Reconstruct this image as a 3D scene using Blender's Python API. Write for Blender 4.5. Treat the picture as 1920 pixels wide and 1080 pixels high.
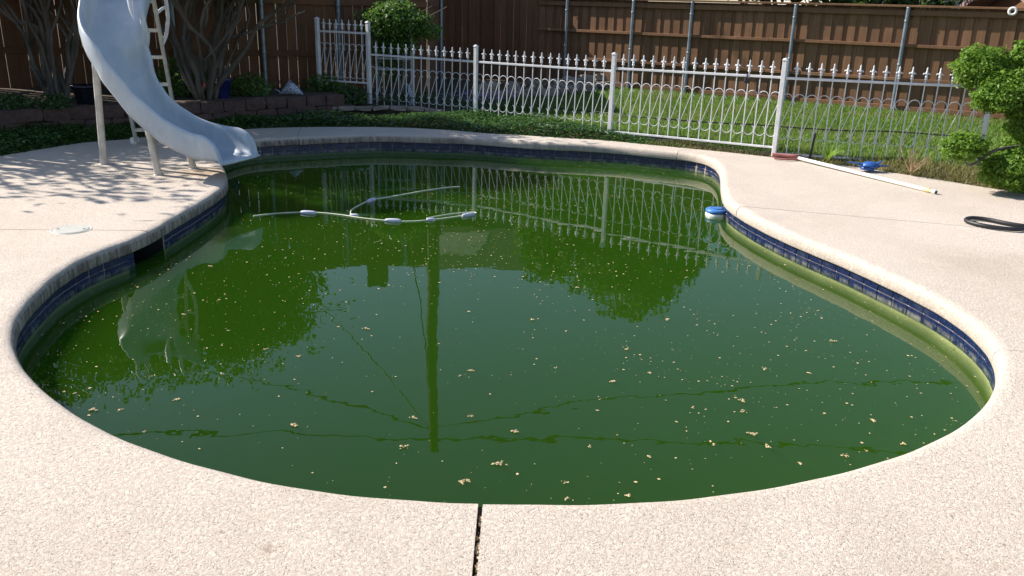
import bpy, bmesh, math, random
import numpy as np
from mathutils import Vector, Matrix, Quaternion
from mathutils.geometry import tessellate_polygon

random.seed(7); rng = np.random.default_rng(7)
R_ = math.radians
for o in list(bpy.data.objects): bpy.data.objects.remove(o)
scene = bpy.context.scene
col = scene.collection

# ------------------------------------------------------------------ camera
FPX, CAMH = 1600.0, 1.65
d = np.array([825.7 - 960, 5319.0 - 540, FPX]); d /= np.linalg.norm(d)      # straight down, in camera axes
fw = np.array([0, 0, 1.]) - d * d[2]; fw /= np.linalg.norm(fw)
rt = np.cross(d, fw)
if rt[0] < 0: rt = -rt
RM = np.array([rt, fw, -d])
cam = bpy.data.cameras.new("camera"); camo = bpy.data.objects.new("camera", cam); col.objects.link(camo)
cx, cy, cz = RM[:, 0], -RM[:, 1], -RM[:, 2]
camo.matrix_world = Matrix(((cx[0], cy[0], cz[0], 0), (cx[1], cy[1], cz[1], 0), (cx[2], cy[2], cz[2], CAMH), (0, 0, 0, 1)))
cam.sensor_width = 36; cam.lens = 36 * FPX / 1920; cam.clip_start = .05; cam.clip_end = 2000
scene.camera = camo

def G(x, y, z=0.0):
    """ground point (at height z) that the survey photograph shows at x, y"""
    v = RM @ np.array([x - 960, y - 540, FPX]); t = (z - CAMH) / v[2]
    return Vector((v[0] * t, v[1] * t, z))
def AY(x, y, Y):
    v = RM @ np.array([x - 960, y - 540, FPX]); t = Y / v[1]
    return Vector((v[0] * t, Y, CAMH + v[2] * t))

# ------------------------------------------------------------------ sky, sun, exposure
SUN_EL, SUN_DIR = 36.0, -19.5          # elevation; direction the light travels on the ground (degrees from +X)
to_sun = Vector((-math.cos(R_(SUN_DIR)) * math.cos(R_(SUN_EL)), -math.sin(R_(SUN_DIR)) * math.cos(R_(SUN_EL)), math.sin(R_(SUN_EL))))
w = bpy.data.worlds.new("World"); scene.world = w; w.use_nodes = True
wn = w.node_tree.nodes; wl = w.node_tree.links
sky = wn.new("ShaderNodeTexSky"); sky.sky_type = 'NISHITA'; sky.sun_disc = False
sky.sun_elevation = R_(SUN_EL); sky.sun_rotation = math.atan2(to_sun.x, to_sun.y) % (2 * math.pi)
sky.air_density = 1.0; sky.dust_density = 0.6; sky.ozone_density = 1.5
wl.new(sky.outputs[0], wn["Background"].inputs[0]); wn["Background"].inputs[1].default_value = 0.094
sl = bpy.data.lights.new("sun", 'SUN'); sl.energy = 5.0; sl.angle = R_(0.53); sl.color = (1.0, .94, .84)
so = bpy.data.objects.new("sun", sl); col.objects.link(so)
so.rotation_euler = to_sun.to_track_quat('Z', 'Y').to_euler()
scene.view_settings.view_transform = 'Standard'; scene.view_settings.look = 'None'
scene.view_settings.exposure = 0.90; scene.view_settings.gamma = 1
scene.render.engine = 'CYCLES'
cy_ = scene.cycles
cy_.max_bounces = 10; cy_.diffuse_bounces = 3; cy_.glossy_bounces = 3; cy_.transmission_bounces = 4
cy_.volume_bounces = 2; cy_.transparent_max_bounces = 12; cy_.caustics_reflective = False; cy_.caustics_refractive = False
cy_.use_denoising = True; cy_.sample_clamp_indirect = 6

# ------------------------------------------------------------------ materials
MATS = {}
class NT:
    def __init__(s, name):
        s.m = bpy.data.materials.new(name); s.m.use_nodes = True; s.t = s.m.node_tree
        s.b = s.t.nodes["Principled BSDF"]; s.out = s.t.nodes["Material Output"]; MATS[name] = s.m
    def n(s, k, **kw):
        x = s.t.nodes.new("ShaderNode" + k)
        for a, v in kw.items():
            if a in x.inputs: x.inputs[a].default_value = v
            else: setattr(x, a, v)
        return x
    def l(s, a, b): s.t.links.new(a, b)
    def coord(s, scale=(1, 1, 1), which="Object"):
        c = s.n("TexCoord"); mp = s.n("Mapping"); mp.inputs["Scale"].default_value = scale
        s.l(c.outputs[which], mp.inputs["Vector"]); return mp.outputs[0]
    def pos(s, scale=(1, 1, 1)):
        c = s.n("NewGeometry"); mp = s.n("Mapping"); mp.inputs["Scale"].default_value = scale
        s.l(c.outputs["Position"], mp.inputs["Vector"]); return mp.outputs[0]
    def noise(s, vec, scale, detail=4, rough=.55, dist=0.):
        x = s.n("TexNoise"); x.inputs["Scale"].default_value = scale; x.inputs["Detail"].default_value = detail
        x.inputs["Roughness"].default_value = rough; x.inputs["Distortion"].default_value = dist
        s.l(vec, x.inputs["Vector"]); return x.outputs["Fac"]
    def ramp(s, fac, stops):
        x = s.n("ValToRGB"); e = x.color_ramp.elements
        while len(e) < len(stops): e.new(.5)
        for i, (p, c) in enumerate(stops): e[i].position = p; e[i].color = (*c, 1) if len(c) == 3 else c
        s.l(fac, x.inputs[0]); return x.outputs[0]
    def mix(s, f, a, b, mode='MIX'):
        x = s.n("Mix"); x.data_type = 'RGBA'; x.blend_type = mode
        for sock, v in ((x.inputs[0], f), (x.inputs[6], a), (x.inputs[7], b)):
            if hasattr(v, "links"): s.l(v, sock)
            elif isinstance(v, (int, float)): sock.default_value = v
            else: sock.default_value = (*v, 1)
        return x.outputs[2]
    def math(s, op, a, b=0.):
        x = s.n("Math"); x.operation = op
        for i, v in enumerate((a, b)):
            if hasattr(v, "links"): s.l(v, x.inputs[i])
            else: x.inputs[i].default_value = v
        return x.outputs[0]
    def bump(s, h, strength, dist, normal=None):
        x = s.n("Bump"); x.inputs["Strength"].default_value = strength; x.inputs["Distance"].default_value = dist
        s.l(h, x.inputs["Height"])
        if normal is not None: s.l(normal, x.inputs["Normal"])
        return x.outputs[0]
    def rnd(s):
        return s.n("ObjectInfo").outputs["Random"]
    def isl(s):
        return s.n("NewGeometry").outputs["Random Per Island"]

def plain(name, c, rough=.5, metal=0., var=.15, scale=8, bump=0., spec=.5):
    t = NT(name); v = t.pos(); f = t.noise(v, scale, 5)
    lo = tuple(x * (1 - var) for x in c); hi = tuple(min(1, x * (1 + var)) for x in c)
    t.l(t.ramp(f, [(.3, lo), (.7, hi)]), t.b.inputs["Base Color"])
    t.b.inputs["Roughness"].default_value = rough; t.b.inputs["Metallic"].default_value = metal
    t.b.inputs["Specular IOR Level"].default_value = spec
    if bump: t.l(t.bump(t.noise(v, scale * 6, 4), bump, .01), t.b.inputs["Normal"])
    return t

# deck: sprayed knock-down concrete, pinkish tan, pitted
def deck_mat():
    t = NT("deck"); v = t.pos()
    big = t.noise(v, .7, 5, .6); mid = t.noise(v, 5, 5)
    c = t.ramp(big, [(.3, (.455, .375, .31)), (.7, (.575, .505, .435))])
    c = t.mix(t.math('MULTIPLY', mid, .55), c, (.58, .50, .43))
    # knock-down islands: two scales of warped cells with rough pits between them
    wv = t.n("TexNoise"); wv.inputs["Scale"].default_value = 45; wv.inputs["Detail"].default_value = 4; t.l(v, wv.inputs["Vector"])
    va = t.n("VectorMath", operation='MULTIPLY_ADD'); t.l(wv.outputs["Color"], va.inputs[0]); va.inputs[1].default_value = (.03, .03, .03); t.l(v, va.inputs[2])
    n1 = t.noise(va.outputs[0], 62, 5, .62); n2 = t.noise(va.outputs[0], 170, 4, .6); n4 = t.noise(va.outputs[0], 120, 3, .6)
    isl = t.ramp(n1, [(.46, (0, 0, 0)), (.54, (1, 1, 1))])                     # smooth trowelled islands, pinker than the sprayed ridges
    pit = t.ramp(n4, [(.33, (1, 1, 1)), (.40, (0, 0, 0))])
    c = t.mix(t.math('MULTIPLY', isl, .62), t.mix(.5, c, (.66, .585, .51)), t.mix(.5, c, (.45, .335, .27)))
    c = t.mix(t.math('MULTIPLY', pit, .5), c, (.12, .09, .075))
    hgt = t.math('ADD', t.math('MULTIPLY', isl, .25), t.math('SUBTRACT', t.math('MULTIPLY', n2, .9), t.math('MULTIPLY', pit, .5)))
    wm = t.noise(v, .55, 6, .72, .6); c = t.mix(t.math('MULTIPLY', t.ramp(wm, [(.46, (0, 0, 0)), (.52, (1, 1, 1)), (.60, (.2, .2, .2))]), .22), c, (.40, .34, .28))
    st = t.noise(v, 2.1, 6, .7); c = t.mix(t.math('MULTIPLY', t.ramp(st, [(.62, (0, 0, 0)), (.78, (1, 1, 1))]), .35), c, (.42, .31, .24))
    for (sx_, sy_, rad_, colr, am) in ((-3.05, 8.22, .42, (.30, .19, .10), .55), (-.75, 2.28, .05, (.25, .15, .09), .4), (3.3, 5.6, .8, (.36, .29, .23), .35), (1.4, 2.0, .5, (.38, .30, .25), .3), (-3.6, 4.6, .7, (.38, .31, .26), .3)):
        dn = t.n("VectorMath", operation='DISTANCE'); t.l(v, dn.inputs[0]); dn.inputs[1].default_value = (sx_, sy_, 0)
        fz = t.math('ADD', t.math('DIVIDE', dn.outputs["Value"], rad_), t.math('MULTIPLY', t.noise(v, 3.2 / max(rad_, .12), 5, .7), 1.4))
        c = t.mix(t.math('MULTIPLY', t.ramp(t.math('MULTIPLY', fz, .5), [(.42, (1, 1, 1)), (.72, (0, 0, 0))]), am), c, colr)
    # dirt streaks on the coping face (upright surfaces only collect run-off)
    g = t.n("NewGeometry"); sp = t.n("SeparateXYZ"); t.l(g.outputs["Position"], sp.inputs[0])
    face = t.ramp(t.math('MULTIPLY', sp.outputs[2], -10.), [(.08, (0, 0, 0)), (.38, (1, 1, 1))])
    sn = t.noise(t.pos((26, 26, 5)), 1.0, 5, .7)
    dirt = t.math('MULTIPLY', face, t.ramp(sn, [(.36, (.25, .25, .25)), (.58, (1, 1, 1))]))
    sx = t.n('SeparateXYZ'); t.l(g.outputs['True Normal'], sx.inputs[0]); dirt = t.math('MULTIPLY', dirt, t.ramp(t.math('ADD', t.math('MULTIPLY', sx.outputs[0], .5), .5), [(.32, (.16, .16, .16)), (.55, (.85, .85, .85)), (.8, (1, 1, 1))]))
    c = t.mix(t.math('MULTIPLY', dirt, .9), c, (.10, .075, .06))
    t.l(c, t.b.inputs["Base Color"]); t.b.inputs["Roughness"].default_value = .85; t.b.inputs["Specular IOR Level"].default_value = .3
    t.l(t.bump(hgt, .95, .0046), t.b.inputs["Normal"])
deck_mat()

def tile_mat():
    t = NT("tile"); v = t.pos(); r = t.rnd()
    f = t.noise(v, 38, 4, .6, 1.5)
    c = t.ramp(f, [(.30, (.004, .007, .026)), (.55, (.008, .017, .066)), (.75, (.032, .06, .16))])
    c = t.mix(t.math('MULTIPLY', r, .5), c, (.006, .012, .05))
    s2 = t.noise(v, 7, 4); c = t.mix(t.math('MULTIPLY', t.ramp(s2, [(.5, (0, 0, 0)), (.75, (1, 1, 1))]), .25), c, (.10, .11, .12))
    g = t.n("NewGeometry"); sp = t.n("SeparateXYZ"); t.l(g.outputs["Position"], sp.inputs[0])
    sc = t.math('MULTIPLY', t.ramp(t.math('MULTIPLY', sp.outputs[2], -5.), [(.86, (0, 0, 0)), (.96, (1, 1, 1))]), t.ramp(t.noise(v, 11, 5, .7), [(.40, (0, 0, 0)), (.65, (1, 1, 1))]))
    c = t.mix(t.math('MULTIPLY', sc, .6), c, (.30, .29, .22))          # lime scale at the water line
    t.l(c, t.b.inputs["Base Color"]); t.b.inputs["Roughness"].default_value = .22
    t.l(t.bump(f, .25, .004), t.b.inputs["Normal"])
tile_mat()
plain("grout", (.34, .27, .22), .9, var=.3, scale=20)
plain("plaster", (.62, .60, .30), .9, var=.25, scale=3)

def water_mat():
    t = NT("water"); t.t.nodes.remove(t.b)
    v = t.pos()
    h1 = t.noise(v, 2.6, 2, .45, .4); h2 = t.noise(v, 9, 2, .5)
    h = t.math('ADD', h1, t.math('MULTIPLY', h2, .13))
    nb = t.bump(h, .055, .02)
    fr = t.n("Fresnel"); fr.inputs["IOR"].default_value = 1.33; t.l(nb, fr.inputs["Normal"])
    gl = t.n("BsdfGlossy"); t.l(t.ramp(t.noise(v, 1.3, 5, .7, .8), [(.58, (.002,) * 3), (.80, (.035,) * 3)]), gl.inputs["Roughness"]); t.l(nb, gl.inputs["Normal"])
    tr = t.n("BsdfTransparent"); tr.inputs[0].default_value = (.93, .97, .9, 1)
    bk = t.n('NewGeometry'); ff = t.math('MULTIPLY', fr.outputs[0], t.math('SUBTRACT', 1.0, bk.outputs['Backfacing']))
    mx = t.n("MixShader"); t.l(ff, mx.inputs[0]); t.l(tr.outputs[0], mx.inputs[1]); t.l(gl.outputs[0], mx.inputs[2])
    t.l(mx.outputs[0], t.out.inputs["Surface"])
    pv = t.n("VolumePrincipled"); pv.inputs["Color"].default_value = (.07, .180, .013, 1); pv.inputs["Density"].default_value = 5.5
    pv.inputs["Anisotropy"].default_value = -.30
    t.l(pv.outputs[0], t.out.inputs["Volume"])
water_mat()

def gel_mat():
    t = NT("gelcoat"); v = t.pos()
    a = t.noise(v, 4, 6, .65); b = t.noise(t.pos((6, 6, 1.5)), 3, 5)
    c = t.ramp(a, [(.3, (.36, .41, .47)), (.7, (.46, .505, .55))])
    c = t.mix(t.math('MULTIPLY', t.ramp(b, [(.48, (0, 0, 0)), (.72, (1, 1, 1))]), .4), c, (.57, .58, .59))
    s = t.noise(v, 16, 5, .7); c = t.mix(t.math('MULTIPLY', t.ramp(s, [(.66, (0, 0, 0)), (.74, (1, 1, 1))]), .35), c, (.32, .36, .42))
    t.l(c, t.b.inputs["Base Color"]); t.b.inputs["Roughness"].default_value = .42
    t.l(t.bump(t.noise(v, 90, 4, .6), .16, .004), t.b.inputs["Normal"])
gel_mat()
plain("slide_metal", (.50, .47, .42), .42, .25, var=.18, scale=14)
_t = NT("white_metal"); _v = _t.pos(); _c = _t.ramp(_t.noise(_v, 9, 5), [(.3, (.54, .54, .57)), (.7, (.68, .68, .69))])
_c = _t.mix(_t.math('MULTIPLY', _t.ramp(_t.noise(_v, 30, 5, .7), [(.62, (0, 0, 0)), (.72, (1, 1, 1))]), .6), _c, (.26, .17, .12))
_t.l(_c, _t.b.inputs["Base Color"]); _t.b.inputs["Roughness"].default_value = .42
plain("galvanised", (.20, .24, .28), .45, .5, var=.25, scale=12)
plain("weathered_white", (.34, .35, .36), .6, var=.3, scale=12)
plain("white_plastic", (.72, .72, .70), .35, var=.05)
plain("pole_white", (.74, .73, .68), .35, var=.05, scale=5)
plain("yellowed", (.60, .48, .24), .5, var=.2, scale=20)
plain("hose_pale", (.55, .58, .40), .4, var=.15, scale=15)
plain("float_lilac", (.56, .54, .66), .45, var=.12, scale=12)
plain("blue_plastic", (.022, .085, .30), .38, var=.2, scale=9)
plain("blue_lid", (.05, .17, .45), .4, var=.15, scale=12)
plain("black_rubber", (.012, .012, .014), .5, var=.3)
plain("dark_glaze", (.010, .011, .018), .18, var=.3)
plain("blue_glaze", (.012, .018, .085), .15, var=.3)
plain("terracotta_red", (.35, .13, .11), .7, var=.2)
plain("red", (.6, .03, .02), .5)
plain("lid_cream", (.46, .45, .41), .5, var=.08, scale=20)
plain("stucco", (.50, .46, .40), .9, var=.08)
plain("glass_dark", (.02, .025, .03), .08)
plain("pole_wood", (.075, .055, .035), .85, var=.35, scale=6)
plain("cable", (.01, .01, .01), .6)
plain("blossom", (.46, .35, .20), .9, var=.35, scale=60)
plain("skimmer_plastic", (.03, .03, .03), .6)
plain("soil_dark", (.05, .032, .022), .95, var=.4, scale=25)
plain("dry_twig", (.30, .21, .12), .9, var=.3)
plain("flower_white", (.72, .72, .68), .7)
plain("flower_purple", (.20, .11, .30), .7)
def roof_mat(name, c):
    t = NT(name); v = t.pos(); f = t.noise(v, 6, 6, .7)
    t.l(t.ramp(f, [(.3, tuple(x * .6 for x in c)), (.7, tuple(x * 1.3 for x in c))]), t.b.inputs["Base Color"]); t.b.inputs["Roughness"].default_value = .95
roof_mat("shingle_grey", (.06, .05, .042)); roof_mat("shingle_rose", (.20, .13, .13)); roof_mat("shingle_pale", (.25, .24, .2))

def fish_mat():
    t = NT("fish_glaze"); v = t.coord()
    x = t.n("TexVoronoi"); x.inputs["Scale"].default_value = 42; x.feature = 'DISTANCE_TO_EDGE'; t.l(v, x.inputs["Vector"])
    t.l(t.ramp(x.outputs[0], [(.08, (.12, .15, .26)), (.2, (.62, .66, .76))]), t.b.inputs["Base Color"]); t.b.inputs["Roughness"].default_value = .35
fish_mat()

def wood_mat(name, dark, light):
    t = NT(name); v = t.coord((22, 22, 1.2)); r = t.rnd()
    off = t.n("VectorMath", operation='ADD'); cmb = t.n("CombineXYZ"); t.l(t.math('MULTIPLY', r, 40), cmb.inputs[0]); t.l(v, off.inputs[0]); t.l(cmb.outputs[0], off.inputs[1])
    f = t.noise(off.outputs[0], 1.6, 6, .62, .6)
    c = t.ramp(f, [(.28, dark), (.72, light)])
    c = t.mix(t.math('MULTIPLY', r, .55), c, tuple(x * .62 for x in dark))
    kn = t.noise(t.pos(), 3.0, 4); c = t.mix(t.math('MULTIPLY', t.ramp(kn, [(.56, (0, 0, 0)), (.8, (1, 1, 1))]), .4), c, tuple(x * 1.25 for x in light))
    t.l(c, t.b.inputs["Base Color"]); t.b.inputs["Roughness"].default_value = .82; t.b.inputs["Specular IOR Level"].default_value = .25
    t.l(t.bump(f, .5, .004), t.b.inputs["Normal"])
wood_mat("fence_brown", (.112, .054, .028), (.185, .09, .047)); wood_mat("fence_tan", (.165, .086, .046), (.27, .147, .08))

def block_mat(name, a, b):
    t = NT(name); v = t.pos(); r = t.rnd(); f = t.noise(v, 14, 6, .7)
    c = t.mix(r, t.ramp(f, [(.3, a), (.7, b)]), t.ramp(f, [(.3, tuple(x * .7 for x in a)), (.7, tuple(x * .85 for x in b))]))
    t.l(c, t.b.inputs["Base Color"]); t.b.inputs["Roughness"].default_value = .95; t.l(t.bump(f, .9, .02), t.b.inputs["Normal"])
block_mat("block_red", (.058, .032, .027), (.112, .07, .06)); block_mat("stone_pale", (.20, .16, .14), (.36, .30, .26))

def bark_mat():
    t = NT("bark"); v = t.pos((6, 6, 1.6)); f = t.noise(v, 3, 6, .65); g = t.noise(t.pos(), 2.3, 4)
    c = t.mix(t.ramp(g, [(.4, (0, 0, 0)), (.65, (1, 1, 1))]), t.ramp(f, [(.3, (.03, .024, .019)), (.7, (.085, .07, .055))]), (.14, .12, .10))
    t.l(c, t.b.inputs["Base Color"]); t.b.inputs["Roughness"].default_value = .85; t.l(t.bump(f, .5, .02), t.b.inputs["Normal"])
bark_mat()

def leaf_mat(name, a, b, rough=.45, transl=.3, spec=.5, dry=None):
    t = NT(name); r = t.isl(); v = t.pos(); f = t.noise(v, 2.2, 3)
    c = t.ramp(t.math('ADD', t.math('MULTIPLY', r, .7), t.math('MULTIPLY', f, .3)), [(.1, a), (.9, b)])
    if dry: c = t.mix(t.math('MULTIPLY', t.ramp(t.noise(v, .9, 5, .7), [(.48, (0, 0, 0)), (.66, (1, 1, 1))]), .75), c, dry)
    t.l(c, t.b.inputs["Base Color"]); t.b.inputs["Roughness"].default_value = rough; t.b.inputs["Specular IOR Level"].default_value = spec
    tr = t.n("BsdfTranslucent"); t.l(t.mix(.5, c, tuple(min(1, x * 2.0) for x in b)), tr.inputs[0])
    mx = t.n("MixShader"); mx.inputs[0].default_value = transl
    t.l(t.b.outputs[0], mx.inputs[1]); t.l(tr.outputs[0], mx.inputs[2]); t.l(mx.outputs[0], t.out.inputs["Surface"])
leaf_mat("leaf_jasmine", (.025, .075, .014), (.085, .17, .035), .27, .22, .6)
leaf_mat("leaf_shrub", (.05, .12, .012), (.165, .28, .03), .5, .34, .3)
leaf_mat("leaf_vine", (.035, .10, .014), (.11, .20, .03), .4, .35)
leaf_mat("leaf_myrtle", (.03, .085, .012), (.08, .16, .025), .4, .4)
leaf_mat("leaf_dark", (.02, .055, .012), (.055, .12, .025), .45, .25)
leaf_mat("leaf_far", (.035, .085, .014), (.09, .16, .03), .5, .35)
leaf_mat("grass", (.06, .13, .018), (.16, .25, .042), .5, .35, .3, (.20, .19, .07))
leaf_mat("grass_lily", (.10, .20, .02), (.24, .36, .05), .4, .35)
leaf_mat("grass_dry", (.10, .13, .03), (.26, .22, .09), .6, .3, .3)

def ground_mat():
    t = NT("ground"); v = t.pos(); a = t.n("Attribute"); a.attribute_name = "lawn"
    f = t.noise(v, 6, 6, .7); f2 = t.noise(v, 1.1, 4)
    soil = t.ramp(f, [(.3, (.035, .024, .016)), (.7, (.12, .085, .055))])
    gr = t.ramp(f, [(.3, (.05, .10, .02)), (.7, (.11, .17, .03))])
    gr = t.mix(t.math('MULTIPLY', t.ramp(f2, [(.5, (0, 0, 0)), (.72, (1, 1, 1))]), .5), gr, (.17, .16, .06))
    t.l(t.mix(a.outputs["Fac"], soil, gr), t.b.inputs["Base Color"]); t.b.inputs["Roughness"].default_value = .95
    t.l(t.bump(t.noise(v, 40, 5, .7), .8, .03), t.b.inputs["Normal"])
ground_mat()

# ------------------------------------------------------------------ mesh helpers
class MB:
    def __init__(s): s.v = []; s.f = []; s.sm = []
    def add(s, vs, fs, smooth=False):
        b = len(s.v); s.v += [tuple(p) for p in vs]; s.f += [tuple(b + i for i in f) for f in fs]; s.sm += [smooth] * len(fs); return s
    def box(s, c, e, rot=None, ch=0.):
        """box of full extents e centred on c; ch chamfers the edges"""
        hx, hy, hz = e[0] / 2, e[1] / 2, e[2] / 2; M = rot or Matrix.Identity(3); c = Vector(c)
        if ch <= 0:
            vs = [c + M @ Vector((x * hx, y * hy, z * hz)) for x in (-1, 1) for y in (-1, 1) for z in (-1, 1)]
            return s.add(vs, [(0, 1, 3, 2), (4, 6, 7, 5), (0, 4, 5, 1), (2, 3, 7, 6), (0, 2, 6, 4), (1, 5, 7, 3)])
        bm = bmesh.new(); bmesh.ops.create_cube(bm, size=1)
        for q in bm.verts: q.co = Vector((q.co.x * e[0], q.co.y * e[1], q.co.z * e[2]))
        bmesh.ops.bevel(bm, geom=list(bm.edges), offset=ch, segments=1, affect='EDGES')
        bm.verts.index_update(); vs = [c + M @ q.co for q in bm.verts]; fs = [[q.index for q in f.verts] for f in bm.faces]; bm.free()
        return s.add(vs, fs)
    def tube(s, pts, rad, n=8, caps=True, smooth=True, flat=1.0):
        pts = [Vector(p) for p in pts]; m = len(pts)
        if not hasattr(rad, "__len__"): rad = [rad] * m
        t0 = (pts[1] - pts[0]).normalized(); up = Vector((0, 0, 1)) if abs(t0.z) < .9 else Vector((1, 0, 0))
        a = t0.cross(up).normalized(); vs = []
        for i, p in enumerate(pts):
            t = (pts[min(i + 1, m - 1)] - pts[max(i - 1, 0)]).normalized()
            a = (a - t * a.dot(t)).normalized(); b = t.cross(a)
            for k in range(n):
                th = 2 * math.pi * k / n; vs.append(p + (a * math.cos(th) + b * math.sin(th) * flat) * rad[i])
        fs = [(i * n + k, i * n + (k + 1) % n, (i + 1) * n + (k + 1) % n, (i + 1) * n + k) for i in range(m - 1) for k in range(n)]
        s.add(vs, fs, smooth)
        if caps: s.add(vs[:n], [tuple(reversed(range(n)))]); s.add(vs[-n:], [tuple(range(n))])
        return s
    def lathe(s, prof, c=(0, 0, 0), n=16, smooth=True, M=None):
        c = Vector(c); vs = []; M = M or Matrix.Identity(3)
        for r, z in prof:
            for k in range(n):
                th = 2 * math.pi * k / n; vs.append(c + M @ Vector((r * math.cos(th), r * math.sin(th), z)))
        m = len(prof)
        fs = [(i * n + k, i * n + (k + 1) % n, (i + 1) * n + (k + 1) % n, (i + 1) * n + k) for i in range(m - 1) for k in range(n)]
        s.add(vs, fs, smooth)
        if prof[0][0] > 1e-4: s.add(vs[:n], [tuple(reversed(range(n)))])
        if prof[-1][0] > 1e-4: s.add(vs[-n:], [tuple(range(n))])
        return s
    def mesh(s, name, mat):
        me = bpy.data.meshes.new(name); me.from_pydata(s.v, [], s.f)
        me.polygons.foreach_set("use_smooth", s.sm); me.materials.append(MATS[mat]); me.update(); return me
    def build(s, name, mat, parent=None):
        return link(name, s.mesh(name, mat), parent)

def link(name, me, parent=None, loc=None, rot=None, scale=None):
    o = bpy.data.objects.new(name, me); col.objects.link(o)
    if parent is not None: o.parent = parent
    if loc is not None: o.location = loc
    if rot is not None: o.rotation_euler = rot
    if scale is not None: o.scale = scale
    return o
def empty(name, loc=(0, 0, 0)):
    o = bpy.data.objects.new(name, None); col.objects.link(o); o.location = loc; o.empty_display_size = .1; return o
def tag(o, label, cat, group=None, kind=None):
    o["label"] = label; o["category"] = cat
    if group: o["group"] = group
    if kind: o["kind"] = kind
    return o
def wpart(o, root):
    """mesh was written in world coordinates: keep it there under a root that stands elsewhere"""
    o.parent = root; o.matrix_parent_inverse = Matrix.Translation(-root.location); return o
def struct(o): o["kind"] = "structure"; return o

def quads_mesh(name, V, mat, smooth=False):
    """V: (n,4,3) array of quads -> one mesh"""
    n = len(V); me = bpy.data.meshes.new(name); me.vertices.add(n * 4); me.vertices.foreach_set("co", V.reshape(-1).astype(np.float32))
    me.loops.add(n * 4); me.loops.foreach_set("vertex_index", np.arange(n * 4, dtype=np.int32))
    me.polygons.add(n); me.polygons.foreach_set("loop_start", np.arange(0, n * 4, 4, dtype=np.int32)); me.polygons.foreach_set("loop_total", np.full(n, 4, np.int32))
    me.materials.append(MATS[mat]); me.update(calc_edges=True); me.validate(); return me
def unit(a): return a / (np.linalg.norm(a, axis=-1, keepdims=True) + 1e-9)
def leaves(P, size, upbias=.5, aspect=.5, var=.35, out=None, fold=.25):
    """rhombus leaves at the points P"""
    n = len(P); nrm = rng.normal(size=(n, 3)); nrm = unit(nrm)
    if out is not None: nrm = unit(nrm + out * 1.1)
    nrm = unit(nrm + np.array([0, 0, upbias * 2]))
    a = unit(np.cross(nrm, rng.normal(size=(n, 3)))); b = np.cross(nrm, a)
    s = (size * (1 + var * rng.uniform(-1, 1, n)))[:, None]
    V = np.empty((n, 4, 3)); V[:, 0] = P - a * s; V[:, 2] = P + a * s; up = nrm * s * fold
    V[:, 1] = P + b * s * aspect + up; V[:, 3] = P - b * s * aspect + up
    return V
def ball_points(n, c, r, shell=.55):
    dvec = unit(rng.normal(size=(n, 3))); rad = shell + (1 - shell) * rng.uniform(0, 1, n) ** .6
    lump = 1 + .16 * np.sin(dvec[:, 0] * 5 + c[0] * 3) * np.cos(dvec[:, 1] * 6 + c[2]) + .10 * np.sin(dvec[:, 2] * 9 + c[1] * 5)
    return np.array(c) + dvec * (rad * lump)[:, None] * np.array(r), dvec
def smooth_loop(P, it, w=.5):
    P = np.array(P)
    for _ in range(it): P = (1 - w) * P + w * .5 * (np.roll(P, 1, 0) + np.roll(P, -1, 0))
    return P
def resample(P, step, closed=True):
    P = np.array(P, float); Q = np.vstack([P, P[:1]]) if closed else P
    L = np.r_[0, np.cumsum(np.linalg.norm(np.diff(Q, axis=0), axis=1))]; n = max(2, int(round(L[-1] / step)))
    s = np.linspace(0, L[-1], n + 1)
    if closed: s = s[:-1]
    return np.stack([np.interp(s, L, Q[:, k]) for k in range(Q.shape[1])], 1)
def cr(C, n=60):
    C = np.array(C, float); P = np.vstack([2 * C[0] - C[1], C, 2 * C[-1] - C[-2]]); out = []
    for t in np.linspace(0, len(C) - 1 - 1e-9, n):
        i = int(t); u = t - i; p0, p1, p2, p3 = P[i:i + 4]
        out.append(.5 * ((2 * p1) + (-p0 + p2) * u + (2 * p0 - 5 * p1 + 4 * p2 - p3) * u * u + (-p0 + 3 * p1 - 3 * p2 + p3) * u ** 3))
    return np.array(out)
def inpoly(X, Y, poly):
    X = np.asarray(X, float); Y = np.asarray(Y, float); ins = np.zeros(X.shape, bool); n = len(poly)
    for i in range(n):
        x0, y0 = poly[i][:2]; x1, y1 = poly[(i + 1) % n][:2]
        c = ((y0 > Y) != (y1 > Y)) & (X < (x1 - x0) * (Y - y0) / (y1 - y0 + 1e-12) + x0); ins ^= c
    return ins
def distline(X, Y, line):
    X = np.asarray(X, float); Y = np.asarray(Y, float); best = np.full(X.shape, 1e9)
    for i in range(len(line) - 1):
        ax, ay = line[i][:2]; bx, by = line[i + 1][:2]; dx, dy = bx - ax, by - ay
        t = np.clip(((X - ax) * dx + (Y - ay) * dy) / (dx * dx + dy * dy + 1e-12), 0, 1)
        best = np.minimum(best, np.hypot(X - ax - t * dx, Y - ay - t * dy))
    return best

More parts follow.
